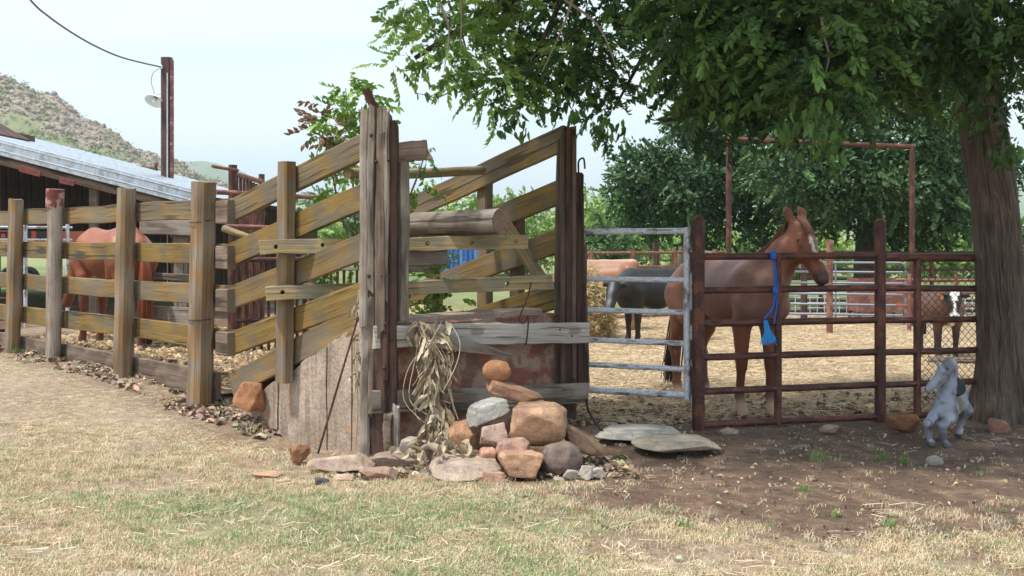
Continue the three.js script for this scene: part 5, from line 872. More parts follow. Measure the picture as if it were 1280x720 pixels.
function makeCow(name, label, o) {
  const { x, d, fx, fz, s = 1 } = o, base = G(x, d), t = thing(name, label, o.cat || 'cow', base, 'cattle in the corral');
  const L = (a, y, b) => V((a * fx - b * fz) * s, y * s, (a * fz + b * fx) * s), S = [-1, 1], c = [], K = (a, ra, b, rb, k) => c.push([a, ra * s, b, rb * s, k]);
  const inv = p => { const q = V(p.x, p.y, p.z).multiplyScalar(1 / s); return [q.x * fx + q.z * fz, q.y, -q.x * fz + q.z * fx]; };
  K(L(0.48, 0.92, 0), 0.25, L(0.05, 0.85, 0), 0.30); K(L(0.05, 0.85, 0), 0.30, L(-0.5, 0.92, 0), 0.26); K(L(0.5, 1.12, 0), 0.11, L(-0.1, 1.08, 0), 0.14); K(L(-0.1, 1.08, 0), 0.14, L(-0.62, 1.12, 0), 0.12); K(L(0.6, 0.85, 0), 0.18, L(0.62, 0.7, 0), 0.13);
  for (const b of S) { K(L(-0.58, 1.05, b * 0.16), 0.11, L(-0.66, 0.9, b * 0.13), 0.16); K(L(-0.6, 0.88, b * 0.14), 0.17, L(-0.6, 0.66, b * 0.14), 0.10); K(L(-0.6, 0.66, b * 0.14), 0.1, L(-0.68, 0.44, b * 0.14), 0.055, 0.03); K(L(-0.68, 0.44, b * 0.14), 0.055, L(-0.66, 0.16, b * 0.14), 0.042, 0.02); K(L(-0.66, 0.12, b * 0.14), 0.046, L(-0.63, 0.04, b * 0.14), 0.058, 0.02); K(L(0.5, 0.85, b * 0.15), 0.14, L(0.47, 0.62, b * 0.15), 0.085); K(L(0.47, 0.62, b * 0.15), 0.08, L(0.47, 0.38, b * 0.145), 0.055, 0.03); K(L(0.47, 0.38, b * 0.145), 0.05, L(0.47, 0.14, b * 0.14), 0.042, 0.02); K(L(0.47, 0.12, b * 0.14), 0.046, L(0.5, 0.04, b * 0.14), 0.058, 0.02); }
  const poll = o.poll, nose = o.nose, hd = nose.clone().sub(poll).normalize(), flat = V(hd.x, 0, hd.z).normalize(), side = V(-flat.z, 0, flat.x), dn = side.clone().cross(hd).normalize(); if (dn.dot(flat) > 0) dn.negate();
  const H = (l, u, b) => poll.clone().addScaledVector(hd, l * s).addScaledVector(dn, -u * s).addScaledVector(side, b * s);
  K(L(0.55, 1.0, 0), 0.2, H(0.05, -0.06, 0), 0.115, 0.08); K(L(0.62, 0.86, 0), 0.16, H(0.14, -0.12, 0), 0.09, 0.08);
  K(H(0, 0, 0), 0.085, H(0.2, -0.01, 0), 0.085, 0.04); K(H(0.18, -0.02, 0), 0.085, H(0.4, -0.03, 0), 0.068, 0.04); K(H(0.38, -0.02, 0), 0.066, H(0.44, -0.03, 0), 0.066, 0.03); K(H(0.15, -0.1, 0), 0.07, H(0.38, -0.07, 0), 0.05, 0.05);
  for (const b of S) { K(H(-0.02, -0.02, b * 0.08), 0.03, H(0.0, -0.03, b * 0.16), 0.046, 0.02); K(H(0.0, -0.03, b * 0.16), 0.046, H(0.03, -0.035, b * 0.24), 0.015, 0.02); K(H(0.12, 0.03, b * 0.07), 0.026, H(0.16, 0.025, b * 0.072), 0.024, 0.02); }
  K(H(-0.05, 0.0, 0), 0.06, H(-0.02, 0.02, 0), 0.06, 0.03);
  mesh('body', bodyGeo(c, o.cell || 0.022, p => { const [a, y, b] = inv(p), q = p.clone().sub(poll); return o.color(a, y, b, q.dot(hd) / s, -q.dot(dn) / s, q.dot(side) / s).map(v => v * (0.84 + 0.32 * nz3(p, 24, 8))); }), furM, t);
  for (const b of S) mesh('eye', new THREE.SphereGeometry(0.016 * s, 8, 6).translate(...H(0.13, 0.03, b * 0.092).toArray()), eyeM, t);
  if (o.eartag) mesh('ear_tag', new THREE.BoxGeometry(0.05 * s, 0.06 * s, 0.008).translate(...H(0.07, 0.03, o.eartag * 0.2).toArray()), plain(o.tagCol || 0xe0c040, 0.6), t);
  mesh('tail', tube([L(-0.78, 1.05, 0), L(-0.86, 0.8, 0.02), L(-0.84, 0.5, 0.02), L(-0.82, 0.32, 0.03)], 0.022 * s, { seg: 14, taper: 1.3 }), plain(o.tail, 0.8), t);
  return t;
}
{
  const blk = lin([28, 26, 27]), n1 = Math.hypot(0.86, 0.5);
  const X = (px, d) => (px - 640) * d / FOC;
  makeCow('cow', 'black cow in the corral looking towards the white gate', { x: X(822, 16.6), d: 16.6, fx: -0.9, fz: 0.43, s: 0.92, cell: 0.026, tail: 0x221d1c, poll: V(X(768, 16) - X(822, 16.6), 0.92, 0.60), nose: V(X(763, 16) - X(822, 16.6) - 0.05, 0.55, 0.80), eartag: 1, tagCol: 0xd8b86a,
    color: (a, y, b, hl, hu, hb) => { let c = blk; if (hl > 0.0 && hl < 0.5 && hu > -0.02 && a > 0.4) c = mix3(c, lin([120, 118, 122]), 0.6 * sst(0.06, 0.02, Math.abs(hb))); if (y < 0.05) c = lin([80, 70, 66]); return c; } });
  makeCow('cow', 'tan cow standing behind the black cow by the hay', { x: X(748, 19), d: 19, fx: -0.93, fz: -0.36, s: 0.98, cell: 0.03, tail: 0xb07a50, poll: V(-0.8, 0.8, -0.3), nose: V(-1.05, 0.45, -0.36), color: (a, y) => { let c = lin([146, 96, 68]); return mix3(c, lin([214, 186, 160]), sst(1.17, 1.24, y) * 0.6); } });
  makeCow('calf', 'brown calf with black and white face behind the chain link', { x: X(1174, 14.6), d: 14.6, fx: -0.10, fz: 0.995, s: 0.76, cell: 0.017, cat: 'calf', tail: 0x1c1818, poll: V(-0.06, 0.86, 0.66), nose: V(-0.115, 0.60, 0.80), eartag: 1, tagCol: 0xd88a30,
    color: (a, y, b, hl, hu, hb) => { let c = mix3(lin([98, 66, 52]), lin([76, 52, 44]), sst(0.6, 0.4, y)); c = mix3(c, lin([34, 28, 28]), sst(0.52, 0.42, y) * 0.7); if (hl > -0.12 && Math.hypot(hu, hb) < (hl < 0.08 ? 0.3 : 0.16) && a > 0.78) { c = lin([36, 30, 30]); const w = hl < 0.16 ? 0.075 : 0.018; if (Math.abs(hb) < w && hu > -0.03 && !(hl > 0.06 && Math.abs(hb) > 0.045)) c = lin([230, 224, 220]); if (hl > 0.36) c = hl > 0.42 && Math.abs(hb) < 0.05 ? lin([54, 44, 44]) : lin([226, 218, 214]); } if (a > 0.6 && y < 0.72 && y > 0.5 && Math.abs(b) < 0.06) c = lin([214, 204, 196]); return c; } });
}
console.log('cattle');
{ // hay heap beside the black cow
  const R = rng(61), d = 17.2, x = (733 - 640) * d / FOC, h = thing('hay_heap', 'golden heap of loose hay behind the white gate', 'hay', G(x, d));
  const core = rockGeo(15, 0.85, 1.9, 0.9, 7, 4, 0.2, 0.85); core.scale(0.84, 0.84, 0.84); core.translate(x, 0.25, -d); part('hay_core', core, new THREE.MeshStandardMaterial({ color: 0xb89c6c, roughness: 1 }), h);
  const list = [], p = core.attributes.position; for (let i = 0; i < 1500; i++) { const k = Math.floor(R() * p.count); list.push([V(p.getX(k), p.getY(k), p.getZ(k)), eulQ(R() * 6, R() * 6, R() * 6), 0.9 + R() * 0.8, new THREE.Color(...lin([[206, 184, 140], [186, 160, 114], [216, 200, 162]][i % 3]))]); }
  const gs = []; for (let i = 0; i < 8; i++) { const a = V(R() - .5, R() - .5, R() - .5).normalize().multiplyScalar(0.09), o = V(R() - .5, R() - .5, R() - .5).multiplyScalar(0.12); gs.push(beam(o.clone().sub(a), o.clone().add(a), { w: 0.006, sides: 3, open: true })); }
  instanced('hay_stalks', mergeGeometries(gs), new THREE.MeshStandardMaterial({ color: 0xffffff, roughness: 0.9 }), list, h);
}

// ------------------------------------------------------------------ the toy horse under the tree
{
  const d = 8.42, b = G((1185 - 640) * d / FOC, d), t = thing('toy_horse', 'grey plastic toy ride-on horse with hollow saddle, crouched before the big tree', 'toy horse', b);
  const Z = (zx, zy, z) => V((zx / 833 - 0.34) * 1.14, 0.76 - zy / 833, z), c = [], K = (a, ra, p, rb, k = 0.02) => c.push([a, ra, p, rb, k]);
  // head and neck
  K(Z(262, 145, 0.13), 0.052, Z(205, 185, 0.17), 0.046); K(Z(205, 185, 0.17), 0.042, Z(140, 262, 0.18), 0.028); K(Z(140, 262, 0.18), 0.028, Z(122, 284, 0.18), 0.027); K(Z(225, 205, 0.15), 0.038, Z(170, 258, 0.17), 0.022);
  K(Z(190, 150, 0.18), 0.022, Z(170, 108, 0.19), 0.009, 0.01); K(Z(225, 135, 0.12), 0.02, Z(232, 105, 0.12), 0.007, 0.01);
  K(Z(265, 160, 0.12), 0.046, Z(255, 260, 0.11), 0.052, 0.02); K(Z(255, 260, 0.11), 0.052, Z(238, 370, 0.11), 0.078, 0.03);
  K(Z(285, 140, 0.1), 0.026, Z(298, 210, 0.08), 0.022, 0.015); K(Z(292, 180, 0.09), 0.022, Z(285, 250, 0.08), 0.02, 0.015); K(Z(250, 110, 0.13), 0.026, Z(280, 125, 0.11), 0.026, 0.015);
  // chest, barrel, rump
  K(Z(226, 415, 0.11), 0.086, Z(270, 430, 0.02), 0.08, 0.03); K(Z(270, 430, 0.02), 0.086, Z(345, 400, -0.12), 0.085, 0.04); K(Z(345, 400, -0.12), 0.085, Z(390, 350, -0.2), 0.085, 0.04); K(Z(300, 300, -0.03), 0.022, Z(310, 380, -0.04), 0.05, 0.03); K(Z(350, 262, -0.16), 0.02, Z(395, 300, -0.22), 0.045, 0.03);
  // front legs, folded at the knee
  K(Z(175, 440, 0.14), 0.048, Z(105, 490, 0.24), 0.032); K(Z(105, 490, 0.24), 0.033, Z(118, 560, 0.2), 0.024); K(Z(118, 560, 0.2), 0.024, Z(128, 605, 0.2), 0.02); K(Z(130, 610, 0.21), 0.026, Z(132, 622, 0.22), 0.03, 0.01);
  K(Z(255, 465, 0.16), 0.048, Z(175, 492, 0.27), 0.032); K(Z(175, 492, 0.27), 0.033, Z(188, 570, 0.23), 0.024); K(Z(188, 570, 0.23), 0.024, Z(198, 610, 0.23), 0.02); K(Z(203, 615, 0.24), 0.026, Z(207, 628, 0.25), 0.03, 0.01);
  // hind legs
  K(Z(395, 390, -0.17), 0.065, Z(430, 455, -0.12), 0.04); K(Z(430, 455, -0.12), 0.036, Z(410, 530, -0.17), 0.024); K(Z(410, 530, -0.17), 0.024, Z(388, 590, -0.15), 0.022); K(Z(386, 595, -0.14), 0.028, Z(382, 608, -0.13), 0.033, 0.01);
  K(Z(330, 420, -0.05), 0.06, Z(285, 500, 0.02), 0.034); K(Z(285, 500, 0.02), 0.032, Z(262, 570, -0.04), 0.024); K(Z(260, 590, -0.03), 0.026, Z(258, 615, -0.02), 0.03, 0.01);
  const grey = lin([148, 152, 168]);
  const g = bodyGeo(c, 0.0075, p => { const n = nz3(p, 14, 3), m = nz3(p, 40, 4); let q = mix3(grey, lin([96, 94, 100]), sst(0.46, 0.62, n) * 0.8); q = mix3(q, lin([120, 104, 82]), sst(0.55, 0.66, nz3(p, 9, 7)) * sst(0.05, -0.08, p.z) * 0.8); if (p.y < 0.035) q = lin([92, 88, 92]); return q.map(v => v * (0.9 + 0.2 * m)); });
  mesh('body', g, new THREE.MeshStandardMaterial({ vertexColors: true, roughness: 0.5 }), t);
  // saddle: a rimmed hollow seat
  const seat = new THREE.LatheGeometry([[0.0, -0.03], [0.03, -0.028], [0.055, -0.005], [0.068, 0.03], [0.074, 0.034], [0.076, 0.026], [0.064, -0.012], [0.03, -0.04], [0, -0.042]].map(([a, y]) => new THREE.Vector2(a, y)), 24); seat.scale(1, 1, 1.25); seat.rotateX(0.75); seat.rotateZ(-0.35); seat.translate(...Z(342, 300, -0.07).toArray());
  mesh('saddle', seat, new THREE.MeshStandardMaterial({ color: 0x484a52, roughness: 0.55, side: THREE.DoubleSide }), t);
  mesh('stirrup_flap', rockGeo(33, 0.10, 0.16, 0.05, 6, 4, 0.05, 0.8).translate(...Z(330, 400, 0.01).toArray()), plain(0x8a8068, 0.8), t);
  for (const [zx, zy, z] of [[222, 152, 0.205]]) mesh('eye', new THREE.SphereGeometry(0.011, 10, 8).translate(...Z(zx, zy, z).toArray()), plain(0x5a4236, 0.5), t);
}
console.log('toy');

// ------------------------------------------------------------------ corral furniture behind
const X = (px, d) => (px - 640) * d / FOC;
function panel(name, label, cat, A, B, ys, posts, r, m, o = {}) {     // A, B: [x, depth]
  const W = (s, y) => V(lerp(A[0], B[0], s), y, -lerp(A[1], B[1], s)), t = thing(name, label, cat, V(A[0], 0, -A[1]), o.group);
  for (const y of ys) part('rail', pipe(W(0, y), W(1, y), r, { sides: 7 }), m, t);
  for (const [s, y0, y1, pr, mm] of posts) part(pr > r * 1.6 ? 'post' : 'upright', pipe(W(s, y0), W(s, y1), pr, { sides: 8 }), mm || m, t);
  return t;
}
const gF = 'far corral fences';
panel('pipe_fence', 'light rusty pipe fence across the corral behind the cows', 'fence', [X(735, 21), 21], [X(905, 22.5), 22.5], [1.30, 1.02, 0.55, 0.06], [0.02, 0.31, 0.62, 0.93].map(s => [s, 0, 1.36, 0.05]), 0.028, M.rustlt, { group: gF });
panel('wire_panel', 'thin grey stock panel behind the light rusty fence', 'fence', [X(730, 23.5), 23.5], [X(960, 24), 24], [1.12, 0.85, 0.6, 0.35], Array.from({ length: 16 }, (_, i) => [i / 15, 0.1, 1.16 + (i % 3) * 0.08, 0.012]), 0.013, M.rust, { group: gF });
{ // silver livestock panel with rounded end
  const t = thing('silver_panel', 'silver tubular livestock panel standing in the corral', 'livestock panel', G(X(1060, 20), 20), gF);
  const A = [X(975, 20.2), 20.2], B = [X(1132, 19.6), 19.6], W = (s, y) => V(lerp(A[0], B[0], s), y, -lerp(A[1], B[1], s));
  for (const y of [0.97, 0.77, 0.57, 0.38, 0.20]) part('rail', pipe(W(0, y), W(0.98, y), 0.022, { sides: 8 }), M.steel, t);
  part('end_frame', tube([W(0.96, 1.14), W(0.995, 1.1), W(1, 1.0), W(1, 0.6), W(1, 0.2), W(0.995, 0.08), W(0.97, 0.05)], 0.022, { seg: 24, sides: 8 }), M.steel, t);
  part('rail', pipe(W(0, 1.14), W(0.96, 1.14), 0.022, { sides: 8 }), M.steel, t);
  for (const s of [0.0, 0.45]) part('upright', pipe(W(s, 0.02), W(s, 1.15), 0.02, { sides: 8 }), M.steel, t);
}
panel('dark_pipe_fence', 'dark brown pipe fence in front of the pasture on the right', 'fence', [X(960, 23), 23], [X(1290, 23), 23], [1.29, 0.93, 0.73, 0.5, 0.28, 0.06], [0.03, 0.2, 0.4, 0.62, 0.8, 0.96].map(s => [s, 0, 1.33, 0.045]), 0.024, M.rust, { group: gF });
panel('low_pipe_fence', 'light rusty low pipe fence behind the calf', 'fence', [X(1120, 18.6), 18.6], [X(1290, 18.2), 18.2], [0.88, 0.66, 0.44, 0.24], [0.1, 0.45, 0.75, 0.98].map(s => [s, 0, 0.98, 0.035]), 0.022, M.rustlt, { group: gF });
panel('mesh_panel', 'low pale wire netting along the back of the corral', 'fence', [X(985, 21.5), 21.5], [X(1290, 21.3), 21.3], [0.52, 0.42, 0.32, 0.22, 0.12, 0.02], Array.from({ length: 34 }, (_, i) => [i / 33, 0, 0.54, 0.009]), 0.009, M.galv, { group: gF });
{ // tall gateway frame
  const t = thing('gateway_frame', 'tall rusty pipe gateway frame rising behind the horse', 'gateway', G(X(1025, 19.5), 19.5));
  part('post', pipe(V(X(911, 19.5), -0.1, -19.5), V(X(911, 19.5), 3.3, -19.5), 0.05), M.rust, t);
  part('post', pipe(V(X(1140, 19.5), -0.1, -19.5), V(X(1140, 19.5), 3.22, -19.5), 0.05), M.rust, t);
  part('crossbar', pipe(V(X(908, 19.5), 3.35, -19.5), V(X(1144, 19.5), 3.2, -19.5), 0.045), M.rust, t);
}
for (const [px, d, top, r, m, l] of [[1037, 18, 0, 0.055, M.rustlt, 'short rusty pipe post with pale top beside the horse nose'], [820, 22, 0, 0, M.dark, 'weathered wooden post behind the black cow'], [852, 22.4, 0, 0, M.greyd, 'grey wooden post behind the white gate upright'], [1005, 21, 0, 0.0, M.dark, 'dark wooden post below the horse chin']]) {
  const x = X(px, d), h = { 1037: 1.55, 820: 1.5, 852: 1.42, 1005: 1.1 }[px];
  tag(mesh('corral_post', r ? pipe(V(x, -0.1, -d), V(x, h, -d), r, { seg: 3 }) : beam(V(x, -0.1, -d), V(x, h, -d), { w: 0.13, sides: 8, seg: 6, rough: 0.07 }), m), l, 'post', 'single posts in the corral');
}
{ // rusty steel feed trough
  const t = thing('feed_trough', 'rusty steel feed trough standing by the dark trunk', 'trough', G(X(1098, 21), 21)), d = 21, x0 = X(1068, d), x1 = X(1124, d);
  part('front', boxAt(V((x0 + x1) / 2, 0.5, -d + 0.35), x1 - x0, 0.62, 0.03), M.rustlt, t); part('back', boxAt(V((x0 + x1) / 2, 0.5, -d - 0.35), x1 - x0, 0.62, 0.03), M.rustlt, t);
  part('end', boxAt(V(x0 - 0.016, 0.5, -d), 0.03, 0.62, 0.73), M.rustlt, t); part('end', boxAt(V(x1 + 0.016, 0.5, -d), 0.03, 0.62, 0.73), M.rustlt, t); part('floor', boxAt(V((x0 + x1) / 2, 0.25, -d), x1 - x0 - 0.04, 0.03, 0.66), M.rustlt, t);
  for (const a of [x0, x1]) for (const b of [-0.3, 0.3]) part('leg', pipe(V(a, -0.05, -d + b), V(a, 0.24, -d + b), 0.03), M.rust, t);
}
tag(mesh('trampled_pole', beam(V(X(1160, 13.6), 0.06, -13.6), V(X(1240, 13.4), 0.07, -13.4), { w: 0.09, sides: 8, seg: 6, rough: 0.08 }), M.greyd), 'old pole lying on the straw behind the chain link', 'pole');

// ------------------------------------------------------------------ barn, pole, pens on the left
{
  const d0 = 18, d1 = 29, t = thing('barn', 'open sided barn with pale metal shed roof and dark rafters', 'barn', G(-9, 20));
  const R0 = px => V(X(px, d0), EYE - (lerp(178, 243, px / 250) - 300) * d0 / FOC, -d0);
  const a = R0(-760), b = R0(252), dir = b.clone().sub(a);
  // roof of corrugated sheets, each its own
  const n = 18; for (let i = 0; i < n; i++) {
    const p = a.clone().lerp(b, i / n), q = a.clone().lerp(b, (i + 1) / n), P = [], I = [], m = 18, nb = 2;
    for (let j = 0; j <= m; j++) for (let k = 0; k <= nb; k++) { const s = p.clone().lerp(q, j / m * 1.03); P.push(s.x, s.y - 0.01 + 0.012 * Math.sin(j / m * Math.PI * 8) + i % 2 * 0.004, -lerp(d0 + 0.02, d1, k / nb)); if (j && k) { const w = j * (nb + 1) + k; I.push(w - nb - 2, w - 1, w - nb - 1, w - nb - 1, w - 1, w); } }
    const g = new THREE.BufferGeometry(); g.setAttribute('position', new THREE.Float32BufferAttribute(P, 3)); g.setAttribute('uv', new THREE.Float32BufferAttribute(P.map((_, w) => w % 3 === 1 ? null : P[w] * 0.5).filter(v => v !== null), 2)); g.setIndex(I); g.computeVertexNormals();
    part('roof_sheet', g, new THREE.MeshStandardMaterial({ map: M.roof.map, roughness: 0.4, metalness: 0.7, side: THREE.DoubleSide }), t);
  }
  // folded metal flashing along the front rake, with two rolled ribs
  for (let i = 0; i < 4; i++) { const p = a.clone().lerp(b, i / 4), q = a.clone().lerp(b, (i + 1) / 4 - 0.001); part('rake_flashing', beam(p.clone().add(V(0, -0.08, 0.04 + 0.004 * (i % 2))), q.clone().add(V(0, -0.08, 0.04 + 0.004 * (i % 2))), { w: 0.02, h: 0.25, seg: 4, rough: 0.01 }), M.roof, t); for (const o of [0.0, -0.13]) part('rolled_rib', beam(p.clone().add(V(0, o, 0.055)), q.clone().add(V(0, o, 0.055)), { w: 0.02, h: 0.035, sides: 6 }), M.roof, t); }
  const dk = M.weathered;
  for (const z of [d0 + 0.12, d0 + 2.4, d0 + 4.6, d1 - 0.2]) part('rafter', beam(V(a.x, a.y - 0.30, -z), V(b.x, b.y - 0.26, -z), { w: 0.06, h: 0.2, seg: 4 }), dk, t);
  for (let i = 0; i < 9; i++) { const p = a.clone().lerp(b, (i + 0.5) / 9); part('purlin', beam(V(p.x, p.y - 0.12, -d0 - 0.1), V(p.x, p.y - 0.12, -d1), { w: 0.05, h: 0.12 }), dk, t); }
  part('red_board', beam(R0(28).add(V(0, -0.34, 0.10)), R0(54).add(V(0, -0.34, 0.10)), { w: 0.03, h: 0.1, seg: 3, rough: 0.1 }), M.redpaint, t);
  part('red_board', beam(R0(78).add(V(0, -0.36, 0.10)), R0(96).add(V(0, -0.35, 0.10)), { w: 0.03, h: 0.09, seg: 3, rough: 0.1 }), M.redpaint, t);
  for (const px of [-120, -6, 118, 238]) part('post', beam(V(X(px, d0 + .2), -0.1, -d0 - .2), V(X(px, d0 + .2), R0(px).y - 0.3, -d0 - .2), { w: 0.14, seg: 4, rough: 0.05 }), M.weathered, t);
  for (const px of [-160, -60, 30, 130]) part('post', beam(V(X(px, d1), -0.1, -d1 + .1), V(X(px, d1), R0(px).y - 0.2, -d1 + .1), { w: 0.16 }), M.weathered, t);
  // back wall boards: upper part only, the bottom is open
  for (let i = 0; i < 40; i++) { const p = a.clone().lerp(b, (i + 0.5) / 40), w = (b.x - a.x) / 40 - 0.006, px = p.x / d1 * FOC + 640, lo2 = px > -20 && px < 110 ? 1.78 : -0.1, hi3 = p.y - 0.06; part('wall_board', boxAt(V(p.x, (lo2 + hi3) / 2, -d1 + 0.25), w, hi3 - lo2, 0.03), M.weathered, t); }
  for (let i = 0; i < 24; i++) { const z = lerp(d0 + 0.2, d1 - 0.2, (i + 0.5) / 24); part('wall_board', boxAt(V(a.x + 0.1, (a.y - 0.3) / 2, -z), 0.03, a.y - 0.2, (d1 - d0) / 24 - 0.02), M.weathered, t); }
  // stall boards across the front of the barn, left of the opening
  for (let i = 0; i < 3; i++) part('stall_board', beam(V(a.x, 0.45 + i * 0.45, -d0 - 0.9), V(X(-40, d0 + .9), 0.45 + i * 0.45, -d0 - 0.9), { w: 0.05, h: 0.3, seg: 4 }), M.weathered, t)
  // the little gabled cap on the ridge behind
  const c = at(-4, 168, 23), cap = thing('roof_cupola', 'small brown gable end peeping over the barn roof', 'building', c.clone().setY(2.6));
  part('wall', boxAt(c.clone().add(V(-0.4, -0.15, -0.8)), 1.1, 0.5, 1.4), M.rust, cap);
  part('eave', beam(at(-40, 142, 22.5), at(13, 172, 22.5), { w: 1.8, h: 0.06 }), M.dark, cap);
}
{ // utility pole with lamp and wires
  const d = 24, x = X(208.5, d), top = EYE + (300 - 72) * d / FOC, t = thing('utility_pole', 'reddish brown wooden utility pole behind the barn', 'pole', G(x, d));
  part('shaft', beam(V(x, -0.2, -d), V(x, top, -d), { w: 0.225, h: 0.2, up: V(0, 0, 1), seg: 12, rough: 0.03, cham: 0.2 }), M.dark, t);
  part('side_board', beam(V(x + 0.125, 0, -d + 0.03), V(x + 0.125, top - 0.05, -d + 0.03), { w: 0.03, h: 0.17, up: V(0, 0, 1) }), M.redpaint, t);
  part('conduit', pipe(V(x + 0.05, 0, -d + 0.12), V(x + 0.05, top - 0.35, -d + 0.12), 0.014), M.galv, t);
  part('insulator', new THREE.SphereGeometry(0.05, 10, 8).translate(x - 0.1, top - 0.22, -d + 0.1), plain(0xd8dce0, 0.4), t);
  const lx = X(194, d), ly = EYE + (300 - 126) * d / FOC, l = thing('pole_lamp', 'shallow white enamel lamp shade hung on the utility pole', 'lamp', V(lx, ly, -d + 0.05));
  const sh = new THREE.LatheGeometry([[0.03, 0.16], [0.05, 0.13], [0.09, 0.10], [0.2, 0.0], [0.21, -0.03], [0.18, -0.005], [0.05, 0.08]].map(q => new THREE.Vector2(...q)), 20); sh.rotateX(-0.55); sh.rotateZ(-0.2); mesh('shade', sh, new THREE.MeshStandardMaterial({ color: 0xdcd8cc, roughness: 0.4, side: THREE.DoubleSide }), l);
  mesh('bulb', new THREE.SphereGeometry(0.05, 12, 8).translate(0, 0.0, 0), plain(0xe8e4da, 0.2), l); mesh('bracket', beam(V(0, 0.12, 0), V(0.2, 0.18, 0), { w: 0.03, sides: 6 }), M.galv, l);
  mesh('lead', tube([V(0.02, 0.14, 0.04), V(-0.05, 0.4, 0.06), V(0.0, 0.6, 0.06), V(0.18, 0.72, 0.06)], 0.008, { seg: 20 }), plain(0x888c90, 0.6), l);
  const P = [[38, 0], [60, 20], [90, 41], [120, 58], [150, 71], [180, 79], [203, 84]].map(([px, py], i) => at(px, py, lerp(17, d, i / 6))); P.unshift(at(10, -32, 16), at(-60, -130, 14));
  tag(mesh('power_cable', tube(P.reverse(), 0.016, { seg: 70 }), plain(0x55585c, 0.7)), 'twisted power cable sagging through the sky to the pole', 'cable');
}
{ // pipe frame above the barn roof line
  const d = 28, t = thing('pipe_stand', 'brown pipe frame standing behind the barn roof', 'frame', G(X(168, d), d)), W = (px, py) => at(px, py, d);
  part('post', pipe(V(X(141, d), 0, -d), W(141, 201), 0.045), M.rust, t); part('post', pipe(V(X(195, d), 0, -d), W(195, 204), 0.045), M.rust, t); part('crossbar', pipe(W(141, 205), W(195, 211), 0.04), M.rust, t);
}
{ // tall steel bar alley behind the fence corner
  const A = [X(291, 13.6), 13.6], B = [X(327, 17.5), 17.5], W = (s, y) => V(lerp(A[0], B[0], s), y, -lerp(A[1], B[1], s)), t = thing('bar_panel', 'tall rusty alley panel of upright steel bars', 'cattle panel', V(A[0], 0, -A[1]));
  part('post', pipe(W(0, 0), W(0, 2.48), 0.055), M.rust, t); part('post', pipe(W(1, 0), W(1, 2.6), 0.05), M.rust, t);
  for (const y of [2.38, 0.72, 0.1]) part('rail', pipe(W(0, y), W(1, y + 0.1), 0.035), M.rustlt, t);
  for (let i = 1; i < 9; i++) part('bar', pipe(W(i / 9, 0.1), W(i / 9, 2.4), 0.022, { sides: 6 }), M.rust, t);
  part('wire_brace', pipe(at(266, 208, 13), at(297, 213, 13.6), 0.02), M.rustlt, t); part('cross_rail', pipe(at(270, 240, 13.3), at(440, 249, 14.5), 0.032), M.rustlt, t); part('cross_rail', pipe(at(282, 283, 12.6), at(345, 285, 13), 0.03), M.rustlt, t);
}
{ // low bar panel seen through the sloping boards
  const A = [X(290, 12.6), 12.6], B = [X(470, 13.8), 13.8], W = (s, y) => V(lerp(A[0], B[0], s), y, -lerp(A[1], B[1], s)), t = thing('low_bar_panel', 'low rusty panel of close upright bars behind the sloping boards', 'cattle panel', V(A[0], 0, -A[1]));
  for (const y of [1.32, 0.62]) part('rail', pipe(W(0, y), W(1, y), 0.03), M.rust, t); for (let i = 0; i < 22; i++) part('bar', pipe(W(i / 21, 0.2), W(i / 21, 1.32), 0.018, { sides: 6 }), M.rust, t); for (const s of [0, 0.5, 1]) part('post', pipe(W(s, 0), W(s, 1.38), 0.05), M.rust, t);
}
{ // boards on the far side of the pen and alley
  const t = thing('alley_fence', 'weathered board fence on the far side of the alley', 'fence', FL(3, 2.3, 0));
  for (const [y, m] of [[1.30, M.grey], [0.98, M.lichen2], [0.60, M.lichen]]) part('rail', beam(FL(1.9, 2.2, y), FL(4.3, 2.2, y), { w: 0.045, h: 0.15, seg: 8, rough: 0.05 }), m, t);
  for (const s of [2.1, 3.1, 4.2]) part('post', beam(FL(s, 2.28, 0), FL(s, 2.28, 1.4), { w: 0.14, seg: 5, rough: 0.05 }), M.greyd, t);
  const u = thing('pen_board_fence', 'weathered board fence inside the pen behind the sorrel horse', 'fence', V(X(215, 13.2), 0, -13.2));
  for (const [y, h] of [[1.72, 0.2], [1.40, 0.12], [1.12, 0.08], [0.66, 0.2]]) part('rail', beam(V(X(176, 13.4), y, -13.4), V(X(262, 13.0), y - 0.03, -13.0), { w: 0.05, h, seg: 6, rough: 0.06 }), M.grey, u);
  part('post', beam(V(X(229, 13.3), 0, -13.3), V(X(229, 13.3), 1.9, -13.3), { w: 0.19, seg: 6, rough: 0.06 }), M.grey, u); part('post', beam(V(X(250, 13.25), 0.1, -13.25), V(X(250, 13.25), 1.85, -13.25), { w: 0.17, seg: 6, rough: 0.06 }), M.grey, u);
  for (const px of [184, 188]) part('upright', pipe(V(X(px, 13.6), 0, -13.6), V(X(px, 13.6), 1.5, -13.6), 0.025), M.rust, u);
}
panel('pen_gate', 'rusty pipe gate behind the board fence under the barn roof', 'gate', [X(-40, 15), 15], [X(17, 15.2), 15.2], [1.78, 1.66, 0.98, 0.74, 0.46, 0.3], [0, 0.95].map(s => [s, 0.1, 1.05, 0.03]), 0.024, M.rust);
panel('pale_pipe_rail', 'pale pipe rails running under the barn roof behind the fence', 'fence', [X(-30, 16), 16], [X(90, 17), 17], [1.74, 1.55], [0.5, 0.95].map(s => [s, 0.1, 1.8, 0.03]), 0.022, M.galv);
tag(mesh('stretched_branch', beam(at(280, 286, 9.9), at(322, 300, 9.7), { w: 0.07, sides: 7, seg: 6, rough: 0.1, taper: 0.6 }), M.olive), 'short broken pole lodged behind the fence corner', 'pole');
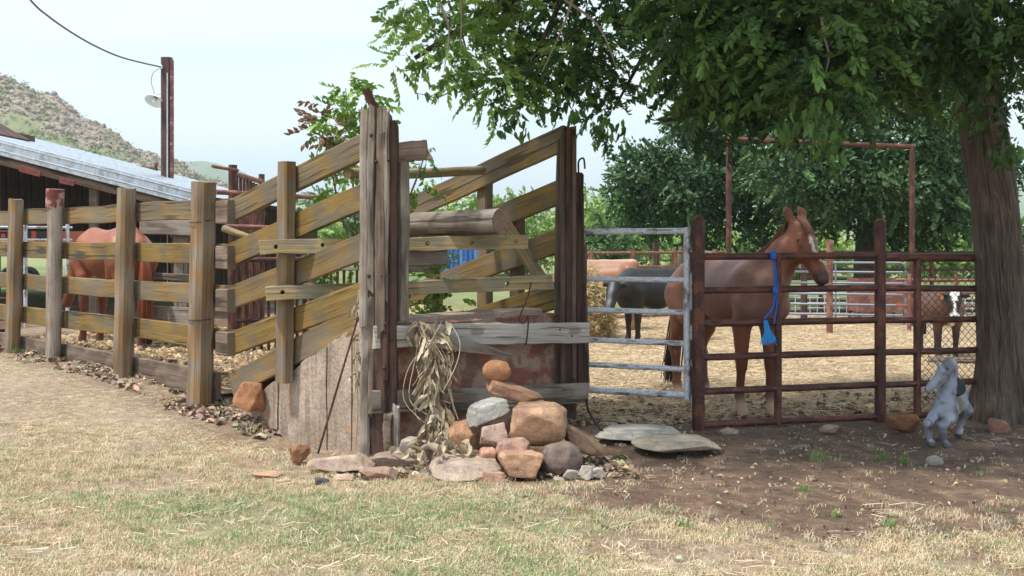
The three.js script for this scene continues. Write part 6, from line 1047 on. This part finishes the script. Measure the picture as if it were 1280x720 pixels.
{ // red trailer glimpsed under the barn roof
  const d = 34, t = thing('red_trailer', 'red and white stock trailer glimpsed under the barn roof', 'trailer', G(X(60, d), d)), x0 = X(-20, d), x1 = X(100, d), xm = (x0 + x1) / 2;
  part('body', beam(V(x0, 1.55, -d), V(x1, 1.55, -d), { w: 1.9, h: 0.8, cham: 0.08, seg: 2 }), plain(0xb8503c, 0.5), t); part('stripe', boxAt(V(xm, 1.3, -d + 0.96), x1 - x0 - 0.1, 0.16, 0.02), plain(0xd8d8d8, 0.5), t); part('roof', beam(V(x0, 2.02, -d), V(x1, 2.02, -d), { w: 1.8, h: 0.12 }), plain(0xd0d2d4, 0.5), t);
  for (let i = 0; i < 6; i++) part('window', boxAt(V(lerp(x0, x1, (i + 0.7) / 6.4), 1.72, -d + 0.955), 0.3, 0.2, 0.02), plain(0x3a4048, 0.2), t);
  for (const s of [0.4, 0.58]) { const w = new THREE.TorusGeometry(0.27, 0.1, 8, 20); w.translate(lerp(x0, x1, s), 0.38, -d + 0.8); const wh = part('wheel', w, plain(0x202022, 0.9), t); part('rim', new THREE.CylinderGeometry(0.2, 0.2, 0.08, 16).rotateX(Math.PI / 2).translate(lerp(x0, x1, s), 0.38, -d + 0.8), plain(0xb8b8b8, 0.4, 0.5), wh); }
}
{ // blue ribbed panel behind the chute
  const d = 16.5, t = thing('blue_sheet', 'blue ribbed plastic sheet glimpsed behind the chute planks', 'plastic sheet', G(X(575, d), d));
  for (let i = 0; i < 8; i++) part('rib', beam(V(X(553 + i * 6, d), 0.95, -d), V(X(553 + i * 6, d), 1.42, -d), { w: 0.062, sides: 8 }), plain(i % 3 === 1 ? 0x5a90d0 : 0x3a70c0, 0.5), t);
  for (const px of [552, 598]) part('leg', pipe(V(X(px, d), -0.05, -d), V(X(px, d), 0.96, -d), 0.02), M.rust, t); part('rail', pipe(V(X(548, d), 0.95, -d + 0.05), V(X(602, d), 0.95, -d + 0.05), 0.02), M.rustlt, t);
}
console.log('all');
renderer.render(scene, camera);
